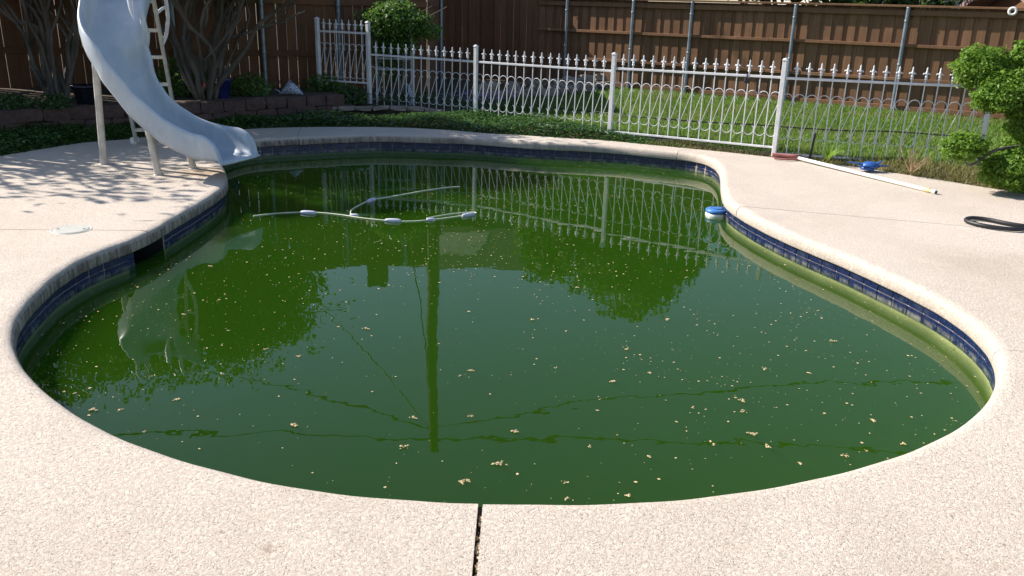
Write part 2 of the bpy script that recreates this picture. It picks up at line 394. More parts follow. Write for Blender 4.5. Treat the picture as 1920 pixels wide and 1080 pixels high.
# ------------------------------------------------------------------ the pool's outline (top edge of the coping)
ZW = -0.20                                                             # water level
PX = [(900, 944), (800, 940), (700, 933), (600, 922), (500, 905), (400, 880), (300, 850), (200, 808), (130, 765), (75, 720), (42, 682), (27, 647), (23, 620),
      (30, 597), (50, 567), (77, 540), (110, 510), (140, 492), (167, 477), (200, 465), (230, 455), (260, 443), (293, 428), (320, 410), (360, 388), (393, 368),
      (421, 348), (427, 335), (424, 318), (416, 305), (410, 292), (415, 280), (440, 269), (480, 261.5), (547, 258), (613, 255), (713, 251.7), (813, 255), (869, 255.8), (927, 260),
      (986, 264.5), (1044, 267.6), (1102, 270), (1161, 274), (1219, 280), (1268, 284.5), (1306, 289), (1333, 297), (1347, 309), (1352, 323), (1353, 347), (1360, 370),
      (1381, 387), (1413, 405), (1446, 421.5), (1494, 442.5), (1543, 462), (1592, 481), (1624, 496), (1673, 517), (1721, 540), (1770, 565), (1805, 588), (1838, 615), (1861, 641),
      (1872, 669), (1875, 692), (1868, 720), (1855, 745), (1825, 780), (1760, 822), (1680, 857), (1600, 881), (1500, 905), (1400, 922), (1300, 935), (1200, 943), (1100, 946), (1000, 946)]
pool = np.array([G(x, y - 10 * min(1, max(0, (y - 650) / 220)))[:2] for x, y in PX])   # the near edge is seen over the rounded nosing
pool = resample(cr(np.vstack([pool[-2:], pool, pool[:2]]), 1200)[int(1200 * 2 / (len(PX) + 3)):int(1200 * (len(PX) + 2) / (len(PX) + 3))], .05)
pool = resample(smooth_loop(pool, 14), .05)
NP = len(pool)
tan = unit(np.roll(pool, -1, 0) - np.roll(pool, 1, 0)); area = .5 * np.sum(pool[:, 0] * np.roll(pool[:, 1], -1) - np.roll(pool[:, 0], -1) * pool[:, 1])
nout = np.stack([tan[:, 1], -tan[:, 0]], 1) * (1 if area > 0 else -1)   # away from the water
def off(dist): return pool + nout * dist

# outer edge of the paving, same direction round
OUT = [(-.1, -3.0), (-9.0, -3.0), (-7.2, 3), (-6.2, 6.2)] + [tuple(G(x, y)[:2]) for x, y in ((-60, 302), (0, 292.5), (50, 284), (100, 276), (150, 268), (183, 265), (240, 261), (280, 256), (360, 249.5), (445, 243.5),
      (480, 240.5), (580, 238), (700, 238), (780, 240), (840, 243.7), (913, 250), (986, 254), (1060, 259), (1131, 262.7), (1204, 270), (1277, 277), (1365, 285.5), (1436, 293.5), (1494, 300), (1592, 311), (1656, 321),
      (1754, 336), (1851, 352), (1920, 363), (2050, 392))] + [(9.0, 5.0), (9.0, -3.0)]
OUTP = resample(np.array(OUT), .25)
# paving slabs: split at the joints
JOINTS = [((-.08, 2.5), (-.1, -3.0), .016), ((-2.55, 5.98), (-6.3, 5.7), .009), (tuple(G(557, 254)[:2]), tuple(G(556, 238.5)[:2]), .006), (tuple(G(1268, 284)[:2]), tuple(G(1285, 278)[:2]), .006), ((1.95, 7.36), (9.0, 6.45), .011), (tuple(G(1868, 652)[:2]), (9.0, 3.3), .005)]
deck = empty("pool_deck"); struct(deck)
edge = off(.075)
def near_i(P, q): return int(np.argmin(np.hypot(P[:, 0] - q[0], P[:, 1] - q[1])))
PROF = [(.075, 0), (.05, -.001), (.03, -.006), (.015, -.015), (.005, -.028), (0, -.045), (0, -.088), (.004, -.097), (.012, -.101), (.06, -.102)]
jp = [(near_i(pool, a), near_i(OUTP, b), g) for a, b, g in JOINTS]
for k in range(len(jp)):
    i0, o0, g0 = jp[k]; i1, o1, g1 = jp[(k + 1) % len(jp)]
    ids = [(i0 + q) % NP for q in range(((i1 - i0) % NP) + 1)]; oid = [(o0 + q) % len(OUTP) for q in range(((o1 - o0) % len(OUTP)) + 1)]
    # gap: shift the end points along the edge
    def ring(dd):
        Q = (pool + nout * dd)[ids].copy(); Q[0] += tan[ids[0]] * g0 / 2; Q[-1] -= tan[ids[-1]] * g1 / 2; return Q
    O = OUTP[oid].copy(); O[0] = O[0] + unit(OUTP[(o0 + 1) % len(OUTP)] - OUTP[o0]) * g0 / 2; O[-1] = O[-1] - unit(OUTP[o1] - OUTP[o1 - 1]) * g1 / 2
    top = [Vector((*p, 0)) for p in ring(.075)] + [Vector((*p, 0)) for p in O[::-1]]
    m = MB(); tri = tessellate_polygon([top]); n = len(ids)
    fix = []
    for f in tri:
        a, b, c = (top[q] for q in f); fix.append(tuple(f) if (b - a).cross(c - a).z > 0 else tuple(reversed(f)))
    m.add(top, fix)
    vs = []; fs = []
    for r, (dd, z) in enumerate(PROF):
        jit = .0012 * np.sin(np.arange(n) * .9 + r) if 0 < r < 8 else np.zeros(n)
        vs += [(p[0], p[1], z + jit[q]) for q, p in enumerate(ring(dd))]
    for r in range(len(PROF) - 1):
        for q in range(n - 1): fs.append((r * n + q, r * n + q + 1, (r + 1) * n + q + 1, (r + 1) * n + q))
    m.add(vs, fs, True)
    # joint faces and the outer skirt
    for a, b in ((Vector((*ring(.075)[0], 0)), Vector((*O[0], 0))), (Vector((*O[-1], 0)), Vector((*ring(.075)[-1], 0)))):
        dz = Vector((0, 0, -.1)); m.add([a, b, b + dz, a + dz], [(0, 1, 2, 3)])
    for e_, rr in ((0, [(ring(dd)[0], z) for dd, z in PROF]), (1, [(ring(dd)[-1], z) for dd, z in PROF])):
        m.add([(*p, z) for p, z in rr], [tuple(range(len(rr)))])
    for q in range(len(O) - 1):
        a, b = Vector((*O[q], 0)), Vector((*O[q + 1], 0)); dz = Vector((0, 0, -.12)); m.add([a, b, b + dz, a + dz], [(0, 1, 2, 3)])
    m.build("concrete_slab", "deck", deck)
# leaf litter in the front joint
m = MB(); a, b = Vector((-.08, 2.5, 0)), Vector((-.1, -3, 0))
m.box((-.085, (2.585 - 3) / 2, -.050), (.06, 5.585, .05)); jf = m.build("joint_filler", "soil_dark", deck)
m = MB()
for i in range(90):
    t = random.random() ** 1.5; p = Vector((-.081 - .008 * t + random.uniform(-.008, .008), 2.5 - t * .9, -.016 + random.random() * .008)); s = random.uniform(.003, .009)
    ax = Vector((random.uniform(-.6, .6), 1, random.uniform(-.5, .5))).normalized(); bx = ax.cross(Vector((random.uniform(-.5, .5), 0, 1))).normalized()
    m.add([p - ax * s * 1.6, p + bx * s * .7, p + ax * s * 1.6, p - bx * s * .7], [(0, 1, 2, 3)])
jl = m.build("joint_litter", "blossom", deck); jl["kind"] = "stuff"

# ------------------------------------------------------------------ basin: wall, tiles, skimmer
basin = empty("pool_basin"); struct(basin)
SK0, SK1 = near_i(pool, G(238, 462, -.05)[:2]), near_i(pool, G(307, 428, -.05)[:2])
SKA, SKB = min(SK0, SK1), max(SK0, SK1)
m = MB(); Wt = off(.032); vs = []; fs = []
zs = [-.10, -.30, -.9, -1.55]
for z in zs: vs += [(p[0], p[1], z) for p in Wt]
for r in range(3):
    for q in range(NP):
        if r == 0 and SKA <= q < SKB: continue
        q2 = (q + 1) % NP; fs.append((r * NP + q, r * NP + q2, (r + 1) * NP + q2, (r + 1) * NP + q))
m.add(vs, fs, True); m.build("wall", "plaster", basin)
m = MB(); bot = [Vector((*p, -1.55)) for p in Wt]; m.add(bot, [tuple(f) for f in tessellate_polygon([bot])]); m.build("pool_floor", "plaster", basin)
m = MB(); Gt = off(.029); vs = []; fs = []
for z in (-.099, -.224): vs += [(p[0], p[1], z) for p in Gt]
for q in range(NP):
    if SKA <= q < SKB: continue
    fs.append((q, (q + 1) % NP, NP + (q + 1) % NP, NP + q))
m.add(vs, fs, True); m.build("grout", "grout", basin)
# tiles, 150 mm, two courses
tb = MB(); tb.box((0, 0, 0), (.1465, .010, .1465), ch=.004); tme = tb.mesh("tile", "tile"); tb = MB(); tb.box((0, 0, 0), (.1465, .010, .046), ch=.004); tcut = tb.mesh("tile", "tile"); tb = MB(); tb.box((0, 0, 0), (.1465, .010, .066), ch=.004); tlow = tb.mesh("tile", "tile")
Tl = off(.027); L = np.r_[0, np.cumsum(np.linalg.norm(np.diff(np.vstack([Tl, Tl[:1]]), axis=0), axis=1))]
nt = int(L[-1] / .1515); Tc = np.vstack([Tl, Tl[:1]])
for k in range(nt):
    s = (k + .5) * L[-1] / nt; q = int(np.interp(s, L, np.arange(NP + 1))); p = np.array([np.interp(s, L, Tc[:, c]) for c in range(2)])
    if SKA - .5 <= q <= SKB + .5: continue
    t = tan[q % NP]; nn = nout[q % NP]
    if nn[1] < -.35 and p[1] < 5: continue          # the near wall is hidden below the coping
    for z, tm_ in ((-.1275, tcut), (-.1870, tlow)):      # a cut course under the coping, a full one at the water line
        link("tile", tm_, basin, (p[0], p[1], z), (random.uniform(-.012, .012), 0, math.atan2(t[1], t[0]) + random.uniform(-.012, .012)))
# skimmer mouth
a, b = Vector((*Gt[SKA], 0)), Vector((*Gt[SKB], 0)); u = (b - a).normalized(); wdt = (b - a).length; nn = Vector((*nout[(SKA + SKB) // 2], 0)); c = (a + b) / 2
m = MB()
for (p0, p1) in ((a, a + nn * .4), (a + nn * .4, b + nn * .4), (b + nn * .4, b)):
    m.add([p0 + Vector((0, 0, -.10)), p1 + Vector((0, 0, -.10)), p1 + Vector((0, 0, -.31)), p0 + Vector((0, 0, -.31))], [(0, 1, 2, 3)])
m.add([a + Vector((0, 0, -.31)), b + Vector((0, 0, -.31)), b + nn * .4 + Vector((0, 0, -.31)), a + nn * .4 + Vector((0, 0, -.31))], [(0, 1, 2, 3)])
m.add([a + Vector((0, 0, -.103)), b + Vector((0, 0, -.103)), b + nn * .4 + Vector((0, 0, -.103)), a + nn * .4 + Vector((0, 0, -.103))], [(0, 1, 2, 3)])
m.build("skimmer_mouth", "skimmer_plastic", basin)
# ------------------------------------------------------------------ water
Wq = off(.040)
m = MB(); top = [Vector((*p, ZW)) for p in Wq]; bt = [Vector((*p, -1.56)) for p in Wq]
tri = tessellate_polygon([top]); fx = []
for f in tri:
    a, b, c = (top[q] for q in f); fx.append(tuple(f) if (b - a).cross(c - a).z > 0 else tuple(reversed(f)))
m.add(top + bt, fx + [tuple(NP + q for q in reversed(f)) for f in fx] + [((q + 1) % NP, q, NP + q, NP + (q + 1) % NP) if area < 0 else (q, (q + 1) % NP, NP + (q + 1) % NP, NP + q) for q in range(NP)])
wat = m.build("pool_water", "water"); struct(wat)
bm = bmesh.new(); bm.from_mesh(wat.data); bmesh.ops.recalc_face_normals(bm, faces=bm.faces); bm.to_mesh(wat.data); bm.free()

# ------------------------------------------------------------------ terrain
WALL = [(-7.8, 7.6)] + [tuple(G(x, y, .34)[:2]) for x, y in ((-60, 210), (0, 204), (130, 197), (270, 192), (400, 186), (520, 179), (640, 173))]
EDGE = [tuple(G(x, y, .15)[:2]) for x, y in ((505, 196), (560, 197.5), (640, 200), (720, 202.5), (830, 206))]
FA0, FA1 = Vector((-7.40, 12.40, 0)), Vector((-1.47, 14.12, 0)); FB0, FB1 = Vector((-1.62, 18.9, 0)), Vector((.42, 18.75, 0)); FC1 = Vector((9.6, 12.95, 0))
LG = .06
POST = [(Vector((-2.21, 13.0, .19))), Vector((-.60, 12.44, .08)), Vector((1.22, 11.24, .07)), Vector((3.04, 10.06, .05)), Vector((5.11, 9.43, .03))]
bedpoly = WALL + [(-2.3, 13.0), (-1.4, 14.6), (-9.4, 12.4), (-9.4, 7.4)]
gatepoly = [(-3.1, 12.15)] + EDGE + [(-.75, 12.9), (-1.2, 14.6), (-2.4, 13.2)]
lawnpoly = [(-.6, 12.6), (-.3, 14.6), (1.7, 17.9), (9.6, 13.2), (9.6, 8.2), (5.4, 9.0), (4.2, 9.55), (3.0, 10.3), (1.22, 11.4)]
def hz(X, Y):
    X = np.asarray(X, float); Y = np.asarray(Y, float)
    z = np.full(X.shape, LG); ins = inpoly(X, Y, OUTP); dd = distline(X, Y, np.vstack([OUTP, OUTP[:1]]))
    left = np.clip((0.8 - X) / 2.2, 0, 1)
    z = np.where(dd < 2.0, (-.02 + .08 * np.clip(dd / (.35 + .9 * left), 0, 1)), z)
    z = np.where(inpoly(X, Y, gatepoly), .14, z); z = np.where(inpoly(X, Y, bedpoly), .30, z)
    z = z + .012 * np.sin(X * 3.1) * np.cos(Y * 2.7)
    return np.where(ins, -.14, z)
gx = np.r_[-400, -150, -60, -30, -18, -12, np.arange(-10, 10.01, .14), 12, 18, 30, 60, 150, 400]
gy = np.r_[-400, -150, -40, -12, -5, 0, np.arange(2, 20.01, .14), 22, 26, 32, 45, 80, 200, 600]
XX, YY = np.meshgrid(gx, gy, indexing='ij'); ZZ = hz(XX, YY); nx, ny = XX.shape
inside = inpoly(XX, YY, OUTP)
vid = np.arange(nx * ny).reshape(nx, ny)
q = np.stack([vid[:-1, :-1], vid[1:, :-1], vid[1:, 1:], vid[:-1, 1:]], -1).reshape(-1, 4)
ii = inside.reshape(-1); q = q[~ii[q].all(1)]
me = bpy.data.meshes.new("ground"); me.from_pydata(np.stack([XX, YY, ZZ], -1).reshape(-1, 3).tolist(), [], q.tolist())
me.polygons.foreach_set("use_smooth", [True] * len(q)); me.materials.append(MATS["ground"])
lw = np.clip(inpoly(XX, YY, lawnpoly).astype(float), 0, 1).reshape(-1)
at = me.attributes.new("lawn", 'FLOAT', 'POINT'); at.data.foreach_set("value", lw.astype(np.float32)); me.update()
struct(link("ground", me))

def scatter(poly, n):
    x0, y0 = np.min([p[:2] for p in poly], 0); x1, y1 = np.max([p[:2] for p in poly], 0); out = np.empty((0, 2))
    while len(out) < n:
        P = np.stack([rng.uniform(x0, x1, n * 2), rng.uniform(y0, y1, n * 2)], 1); out = np.vstack([out, P[inpoly(P[:, 0], P[:, 1], poly)]])
    return out[:n]
def blades(P, h, wd, lean=.4, curl=False):
    n = len(P); th = rng.uniform(0, 2 * math.pi, n); a = np.stack([np.cos(th), np.sin(th), 0 * th], 1) * wd
    ln = rng.normal(size=(n, 3)) * lean; ln[:, 2] = 1; ln = unit(ln) * (h * rng.uniform(.5, 1.2, n))[:, None]
    V = np.empty((n, 4, 3)); V[:, 0] = P - a; V[:, 1] = P + a; V[:, 2] = P + ln + a * .25; V[:, 3] = P + ln - a * .25; return V
P = scatter(lawnpoly, 95000); Z = hz(P[:, 0], P[:, 1]); P = np.c_[P, Z]
tuft = np.sin(P[:, 0] * 2.3 + 1) * np.sin(P[:, 1] * 1.9) * .5 + .5
V = blades(P, .045 + .02 * tuft, .0075); lawn = link("lawn_grass", quads_mesh("lawn_grass", V, "grass")); tag(lawn, "sunlit green lawn grass behind the white ornamental fence", "grass", kind="stuff")
# rough grass and litter along the right edge of the paving
strip = [tuple(G(x, y, .02)[:2]) for x, y in ((1200, 268), (1365, 286), (1500, 301), (1656, 322), (1850, 353), (1920, 364))] + [(5.6, 8.9), (5.1, 9.5), (3.1, 10.15), (2.0, 10.9)]
P = scatter(strip, 9000); P = np.c_[P, hz(P[:, 0], P[:, 1])]
V = blades(P, .06, .006, .8); tag(link("rough_grass", quads_mesh("rough_grass", V, "grass_dry")), "rough half dry grass strip along the right paving edge", "grass", kind="stuff")

# jasmine ground cover
cov = [tuple(p) for p in OUTP if -7.0 < p[0] < 2.3 and p[1] > 6.0]
cov = sorted(cov, key=lambda p: near_i(OUTP, p))
covpoly = cov + [(2.0, 10.75), (1.2, 11.3), (.3, 11.85), (-.6, 12.5), (-1.3, 12.3), (-2.6, 12.1), (-3.05, 12.0)] + [tuple(p) for p in WALL[::-1][2:]]
P = scatter(covpoly, 42000); de = distline(P[:, 0], P[:, 1], OUTP)
taper = np.clip((2.25 - P[:, 0]) / 1.8, .25, 1)
hgt = np.clip(de / .14, .15, 1) * (.10 + .045 * np.sin(P[:, 0] * 4.2) * np.cos(P[:, 1] * 3.7)) * taper
P = np.c_[P, hz(P[:, 0], P[:, 1]) + hgt * rng.uniform(.15, 1.05, len(P)) + .01]
P[:, :2] += rng.normal(size=(len(P), 2)) * .012
tag(link("jasmine_ground_cover", quads_mesh("jasmine_ground_cover", leaves(P, .021, .9, .52), "leaf_jasmine")), "low glossy dark green ground cover round the far side of the pool", "ground cover", kind="stuff")

# ------------------------------------------------------------------ water slide
SL = np.array([[-3.90, 9.10, 1.87], [-3.842, 8.572, 1.558], [-3.799, 8.316, 1.251], [-3.691, 8.227, .924], [-3.524, 8.197, .618], [-3.267, 8.189, .385], [-2.95, 8.160, .250], [-2.62, 8.045, .212]])
slide = empty("water_slide", (-3.6, 8.4, 0)); tag(slide, "curved pale blue grey fibreglass water slide with ladder over the pool edge", "water slide")
n = 90; c = cr(SL, n); t = np.gradient(c, axis=0); nr = np.stack([-t[:, 1], t[:, 0], 0 * t[:, 0]], 1); nr = unit(nr); tt = unit(t); upv = np.cross(tt, nr)
upv = np.where(upv[:, 2:3] < 0, -upv, upv)
SEC = [(-.268, -.07), (-.282, -.02), (-.294, .07), (-.293, .140), (-.284, .168), (-.270, .175), (-.255, .163), (-.246, .13), (-.240, .06), (-.226, -.015), (-.195, -.058), (-.14, -.078), (-.07, -.083)]
SEC = SEC + [(0, -.084)] + [(-a_, h_) for a_, h_ in SEC[::-1]]
vs = []
for i in range(n):
    e_ = min(1., (n - 1 - i) / 9.0); k = math.sqrt(max(0., 1 - (1 - e_) ** 2))
    lift = .05 * (1 - min(1, (n - 1 - i) / 22.0)) ** 2
    for a_, h_ in SEC:
        uv = np.array([0, 0, 1.]) * .6 + upv[i] * .4
        hh = -.084 + (h_ + .084) * (k * .97 + .03) + lift
        vs.append(c[i] + nr[i] * a_ * (1.06 if i < 8 else 1) + uv * hh)
ns = len(SEC); fs = [(i * ns + j, (i + 1) * ns + j, (i + 1) * ns + j + 1, i * ns + j + 1) for i in range(n - 1) for j in range(ns - 1)]
# rolled front lip
base = (n - 1) * ns; lipv = [c[-1] + nr[-1] * a_ + tt[-1] * .022 + np.array([0, 0, -.084 + .05 - .022 + (h_ + .084) * .02]) for a_, h_ in SEC]; lb = len(vs); vs += lipv
fs += [(base + j, lb + j, lb + j + 1, base + j + 1) for j in range(ns - 1)]
m = MB(); m.add(vs, fs, True); ch = m.build("chute", "gelcoat"); wpart(ch, slide)
md = ch.modifiers.new("thick", 'SOLIDIFY'); md.thickness = .012; md.offset = -1
def sl_part(mb, name, mat="slide_metal"): return wpart(mb.build(name, mat), slide)
def flr(x, y):
    i = np.argmin(np.hypot(c[:, 0] - x, c[:, 1] - y)); return c[i]
for (bx, by), tp in (((-4.13, 8.48), (-4.07, 8.46, 1.22)), ((-3.40, 8.03), (-3.46, 8.04, .47)), ((-3.20, 8.39), (-3.24, 8.37, .33))):
    m = MB(); m.tube([(bx, by, 0), tp], .034, 12); m.lathe([(.036, 0), (.048, .001), (.048, .006), (.036, .007)], (bx, by, 0), 14); sl_part(m, "leg")
LB, LT = Vector((-4.35, 9.77, 0)), Vector((-4.15, 8.93, 1.80)); RB, RT = Vector((-3.93, 9.97, 0)), Vector((-3.73, 9.09, 1.80))
for a, b in ((LB, LT), (RB, RT)):
    m = MB(); dirv = (b - a); rot = dirv.to_track_quat('Z', 'Y').to_matrix(); m.box((a + b) / 2, (.034, .062, dirv.length), rot, .004); sl_part(m, "ladder_rail")
    m = MB(); m.box(a + Vector((-.02, .0, .035)), (.07, .09, .07), None, .008); sl_part(m, "ladder_foot", "white_plastic")
for z in (.165, .33, .69, .99, 1.27, 1.56):
    a = LB.lerp(LT, z / 1.8); b = RB.lerp(RT, z / 1.8); m = MB(); dv = b - a
    rot = Matrix((dv.normalized(), Vector((0, 0, 1)).cross(dv).normalized(), Vector((0, 0, 1)))).transposed(); m.box((a + b) / 2, (dv.length - .02, .075, .036), rot, .004); sl_part(m, "rung")
# hand rails: hoops that rise past the top of the ladder
for a, b, sgn in ((RB, RT, 1), (LB, LT, -1)):
    p = [a.lerp(b, .62), a.lerp(b, .68) + Vector((sgn * .05, .05, .02)), a.lerp(b, .80) + Vector((sgn * .09, .08, .03)), a.lerp(b, .97) + Vector((sgn * .07, .09, .06)), b + Vector((sgn * .03, .05, .28)), b + Vector((0, -.08, .33)), b + Vector((sgn * -.0, -.20, .22)), b + Vector((sgn * .0, -.24, -.02))]
    m = MB(); m.tube(cr(p, 40), .019, 10); sl_part(m, "handrail", "white_metal")
m = MB(); a = RB.lerp(RT, .80); m.tube([a, a + Vector((.05, .045, .05)), a + Vector((.085, .075, .07))], .016, 8); sl_part(m, "rail_bracket", "white_metal")
m = MB(); p = [AY(239, -40, 8.52), AY(242, -10, 8.45), AY(246, 18, 8.40), AY(252, 37, 8.36)]; m.tube(cr([tuple(q) for q in p], 20), [.030 - .0002 * k * k * .35 for k in range(20)], 10); sl_part(m, "grab_rail", "white_metal")
m = MB(); q = (LT + RT) / 2; m.box(q + Vector((.06, .0, .02)), (.5, .32, .03), None, .006); sl_part(m, "platform", "gelcoat")

# ------------------------------------------------------------------ white ornamental fence
def finial_mb():
    m = MB(); m.lathe([(.009, 0), (.009, .03), (.018, .034), (.018, .046), (.013, .050), (.017, .062), (.017, .074), (.011, .08), (.013, .092), (.016, .105), (.010, .125), (.008, .14), (.010, .148), (.006, .162), (.0005, .172)], n=8)
    for sx in (-1, 1):
        m.tube([(sx * .008, 0, .090), (sx * .020, 0, .103), (sx * .031, 0, .100), (sx * .036, 0, .089)], [.009, .010, .0075, .003], 6)
    return m
FIN = finial_mb().mesh("finial", "white_metal")
def scroll_mesh(s, z1, z2, r):
    p = []
    for k in range(13): th = R_(235 - k * (250 / 12)); p.append((s / 2 + r * math.cos(th), 0, z2 + r * math.sin(th)))
    q = []
    for k in range(13): th = R_(165 + k * (250 / 12)); q.append((s / 2 + r * math.cos(th), 0, z1 + r * math.sin(th)))
    m = MB(); m.tube(p + q, .0045, 5); return m.mesh("scroll", "white_metal")
BARS = {}
def bar_mesh(h):
    k = round(h, 3)
    if k not in BARS: m = MB(); m.box((0, 0, h / 2), (.0115, .0115, h), None, .002); BARS[k] = m.mesh("bar", "white_metal")
    return BARS[k]
def ornamental(a, b, za, zb, H, nb, z1, z2, root, first=1.0):
    """one panel from post a to post b; za, zb height of the bottom rail; H rail to rail"""
    dv = Vector((b.x - a.x, b.y - a.y, 0)); Lh = dv.length; rz = math.atan2(dv.y, dv.x); s = Lh / (nb + 1)
    P0, P1 = Vector((a.x, a.y, za)), Vector((b.x, b.y, zb)); tilt = (P1 - P0)
    for z, hh, nm in ((0, .024, "bottom_rail"), (H, .028, "top_rail")):
        m = MB(); rot = Matrix((tilt.normalized(), Vector((-dv.y, dv.x, 0)).normalized(), tilt.normalized().cross(Vector((-dv.y, dv.x, 0)).normalized()))).transposed()
        m.box((P0 + P1) / 2 + Vector((0, 0, z)), (tilt.length - .05, .026, hh), rot, .003); wpart(m.build(nm, "white_metal"), root)
    sm = scroll_mesh(s, z1, z2, s * .455)
    for k in range(nb + 1):
        f = k / (nb + 1); p = P0.lerp(P1, f)
        if k > 0:
            o = link("bar", bar_mesh(H + .02), root, p - root.location + Vector((0, 0, .0)), (0, 0, rz)); o.rotation_euler[1] = random.uniform(-.006, .006)
            fi = link("finial", FIN, o, (0, 0, H + .012)); fi.rotation_euler = (0, 0, random.uniform(-.15, .15))
        link("scroll", sm, root, p - root.location, (random.uniform(-.01, .01), 0, rz))
def post(p, h, root, wd=.05):
    m = MB(); m.box((0, 0, h / 2 - .02), (wd, wd, h + .04), None, .004)
    o = m.build("post", "white_metal", root); o.location = p - root.location
    m = MB(); m.box((0, 0, 0), (wd + .012, wd + .012, .012), None, .003); m.lathe([(.03, .006), (.026, .018), (.012, .02), (.0005, .028)], n=10)
    cp = m.build("post_cap", "white_metal", o); cp.location = (0, 0, h + .004)
    d_ = POST[2] - POST[1]; o.rotation_euler = (0, 0, math.atan2(d_.y, d_.x)); return o
wf = empty("ornamental_fence", POST[1]); tag(wf, "white metal ornamental fence with spear finials and scrollwork behind the pool", "fence")
ph = [None, .965, .985, 1.055, 1.05]
for k in (1, 2, 3, 4): post(POST[k], ph[k], wf)
ornamental(POST[0], POST[1], .085, .060, .78, 13, .19, .555, wf)
ornamental(POST[1], POST[2], .065, .075, .775, 15, .175, .55, wf)
ornamental(POST[2], POST[3], .085, .115, .80, 15, .185, .575, wf)
ornamental(POST[3], POST[4], .045, .055, .865, 15, .235, .63, wf)
wg = empty("fence_gate_panel", POST[0]); tag(wg, "short raised white metal fence panel between the wooden fence and the ornamental fence", "fence panel")
GP0 = Vector((-3.0, 13.22, .22)); post(POST[0], 1.12, wg, .055); post(GP0, 1.12, wg, .055)
ornamental(GP0, POST[0], .46, .45, .71, 7, .10, .50, wg)

# ------------------------------------------------------------------ wooden fences
def board_mesh(h, wd, th, nm="board", mat="fence_brown"):
    m = MB(); m.box((0, 0, h / 2), (wd, th, h), None, .002); return m.mesh(nm, mat)
def steel_post(p, h, root):
    m = MB(); m.tube([(0, 0, -.05), (0, 0, h)], .031, 10); m.lathe([(.034, h), (.036, h + .012), (.02, h + .03), (.0005, h + .036)], n=10)
    for z in (.75, 1.45):
        m.lathe([(.034, z), (.037, z + .004), (.037, z + .032), (.034, z + .036)], n=10)
    o = m.build("steel_post", "galvanised", root); o.location = p; return o
def picket_fence(name, a, b, base, h, label, rails, posts, gap=.003, wd=.140, mat="fence_brown", front=1):
    root = empty(name, (a.x, a.y, base)); tag(root, label, "fence")
    dv = Vector((b.x - a.x, b.y - a.y, 0)); L_ = dv.length; u = dv.normalized(); nn = Vector((u.y, -u.x, 0)) * front; rz = math.atan2(u.y, u.x)
    variants = [board_mesh(h * f, wd * g, .017, "board", mat) for f, g in ((1, 1), (.996, .975), (1.002, .985), (.998, 1.0))]
    n = int(round(L_ / (wd + gap))); gap = L_ / n - wd
    for k in range(n):
        p = u * ((k + .5) * (wd + gap) + random.uniform(-.002, .002)); o = link("board", random.choice(variants), root, p + Vector((0, 0, random.uniform(-.01, .006))) + nn * (.019 * (k % 2) if gap < 0 else 0))
        o.rotation_euler = (random.uniform(-.004, .004), random.uniform(-.0025, .0025), rz + random.uniform(-.01, .01))
    for z in rails:
        m = MB(); m.box((0, 0, 0), (L_, .038, .089), None, .003); o = m.build("rail", mat, root); o.location = u * (L_ / 2) + nn * .030 + Vector((0, 0, z)); o.rotation_euler = (0, 0, rz)
    for s_ in posts: steel_post(u * s_ + nn * .085, h - .1, root)
    return root
uA = (FA1 - FA0).normalized(); LA = (FA1 - FA0).length
def onA(px):  # where along fence A a sight line at picture column px crosses
    best = min(np.linspace(0, LA, 800), key=lambda s_: abs(PXL(FA0 + uA * s_ + Vector((0, 0, 1.2)))[0] - px)); return best
def PXL(p):
    cc = RM.T @ (np.array(p) - np.array([0, 0, CAMH])); return 960 + FPX * cc[0] / cc[2], 540 + FPX * cc[1] / cc[2]
picket_fence("wooden_fence", FA0, FA1, .06, 2.22, "tall dark brown board fence behind the slide with light between its boards", (.10, .76, 1.52, 2.12), [onA(x) for x in (326, 492, 634, 752)])
picket_fence("wooden_fence", FA1 + Vector((.02, .0, 0)), FB0 + Vector((0, -.05, 0)), .06, 2.42, "narrow return of the brown board fence at the back corner seen nearly edge on", (.10, .76, 1.52, 2.28), [2.4], front=1)
picket_fence("wooden_fence", FB0, FB1, .06, 2.30, "short brown board fence facing the pool in the shaded back corner", (), [], gap=-.004, front=-1)
picket_fence("wooden_fence", Vector((-7.40, 9.15, 0)), FA0 - Vector((.0, .1, 0)), .0, 2.45, "brown board side fence left of the slide", (.10, .76, 1.52, 2.28), [.9, 2.4], front=1, gap=.030)
# right fence: board on board with cap
rc = empty("board_on_board_fence", (FB1.x, FB1.y, LG)); tag(rc, "sunlit brown board on board fence with steel posts beyond the lawn", "fence")
dv = FC1 - FB1; LC = dv.length; u = dv.normalized(); nn = Vector((-u.y * -1, u.x * -1, 0)); rz = math.atan2(u.y, u.x)
if nn.y > 0: nn = -nn
HC = 1.70; bf = [board_mesh(HC - .05, .128 * g, .017, "board", "fence_tan") for g in (1, .96, 1.03)]; k = 0
while k * .200 < LC:
    o = link("board", random.choice(bf), rc, u * (k * .200 + .07) + nn * .0 + Vector((0, 0, .03)), (random.uniform(-.004, .004), random.uniform(-.003, .003), rz + random.uniform(-.012, .012)))
    o = link("board", random.choice(bf), rc, u * (k * .200 + .17) - nn * .0195 + Vector((0, 0, .03)), (0, random.uniform(-.003, .003), rz)); k += 1
seg = 2.44
for z, dp, hh in ((.06, .05, .075), (.53, .06, .05), (1.08, .06, .05), (1.60, .05, .085)):
    s0 = 0
    while s0 < LC:
        s1 = min(LC, s0 + seg); m = MB(); m.box((0, 0, 0), (s1 - s0 - .004, dp, hh), None, .003); o = m.build("rail", "fence_tan", rc)
        o.location = u * ((s0 + s1) / 2) + nn * (.0095 + dp / 2) + Vector((0, 0, z + random.uniform(-.004, .004))); o.rotation_euler = (0, 0, rz); s0 = s1
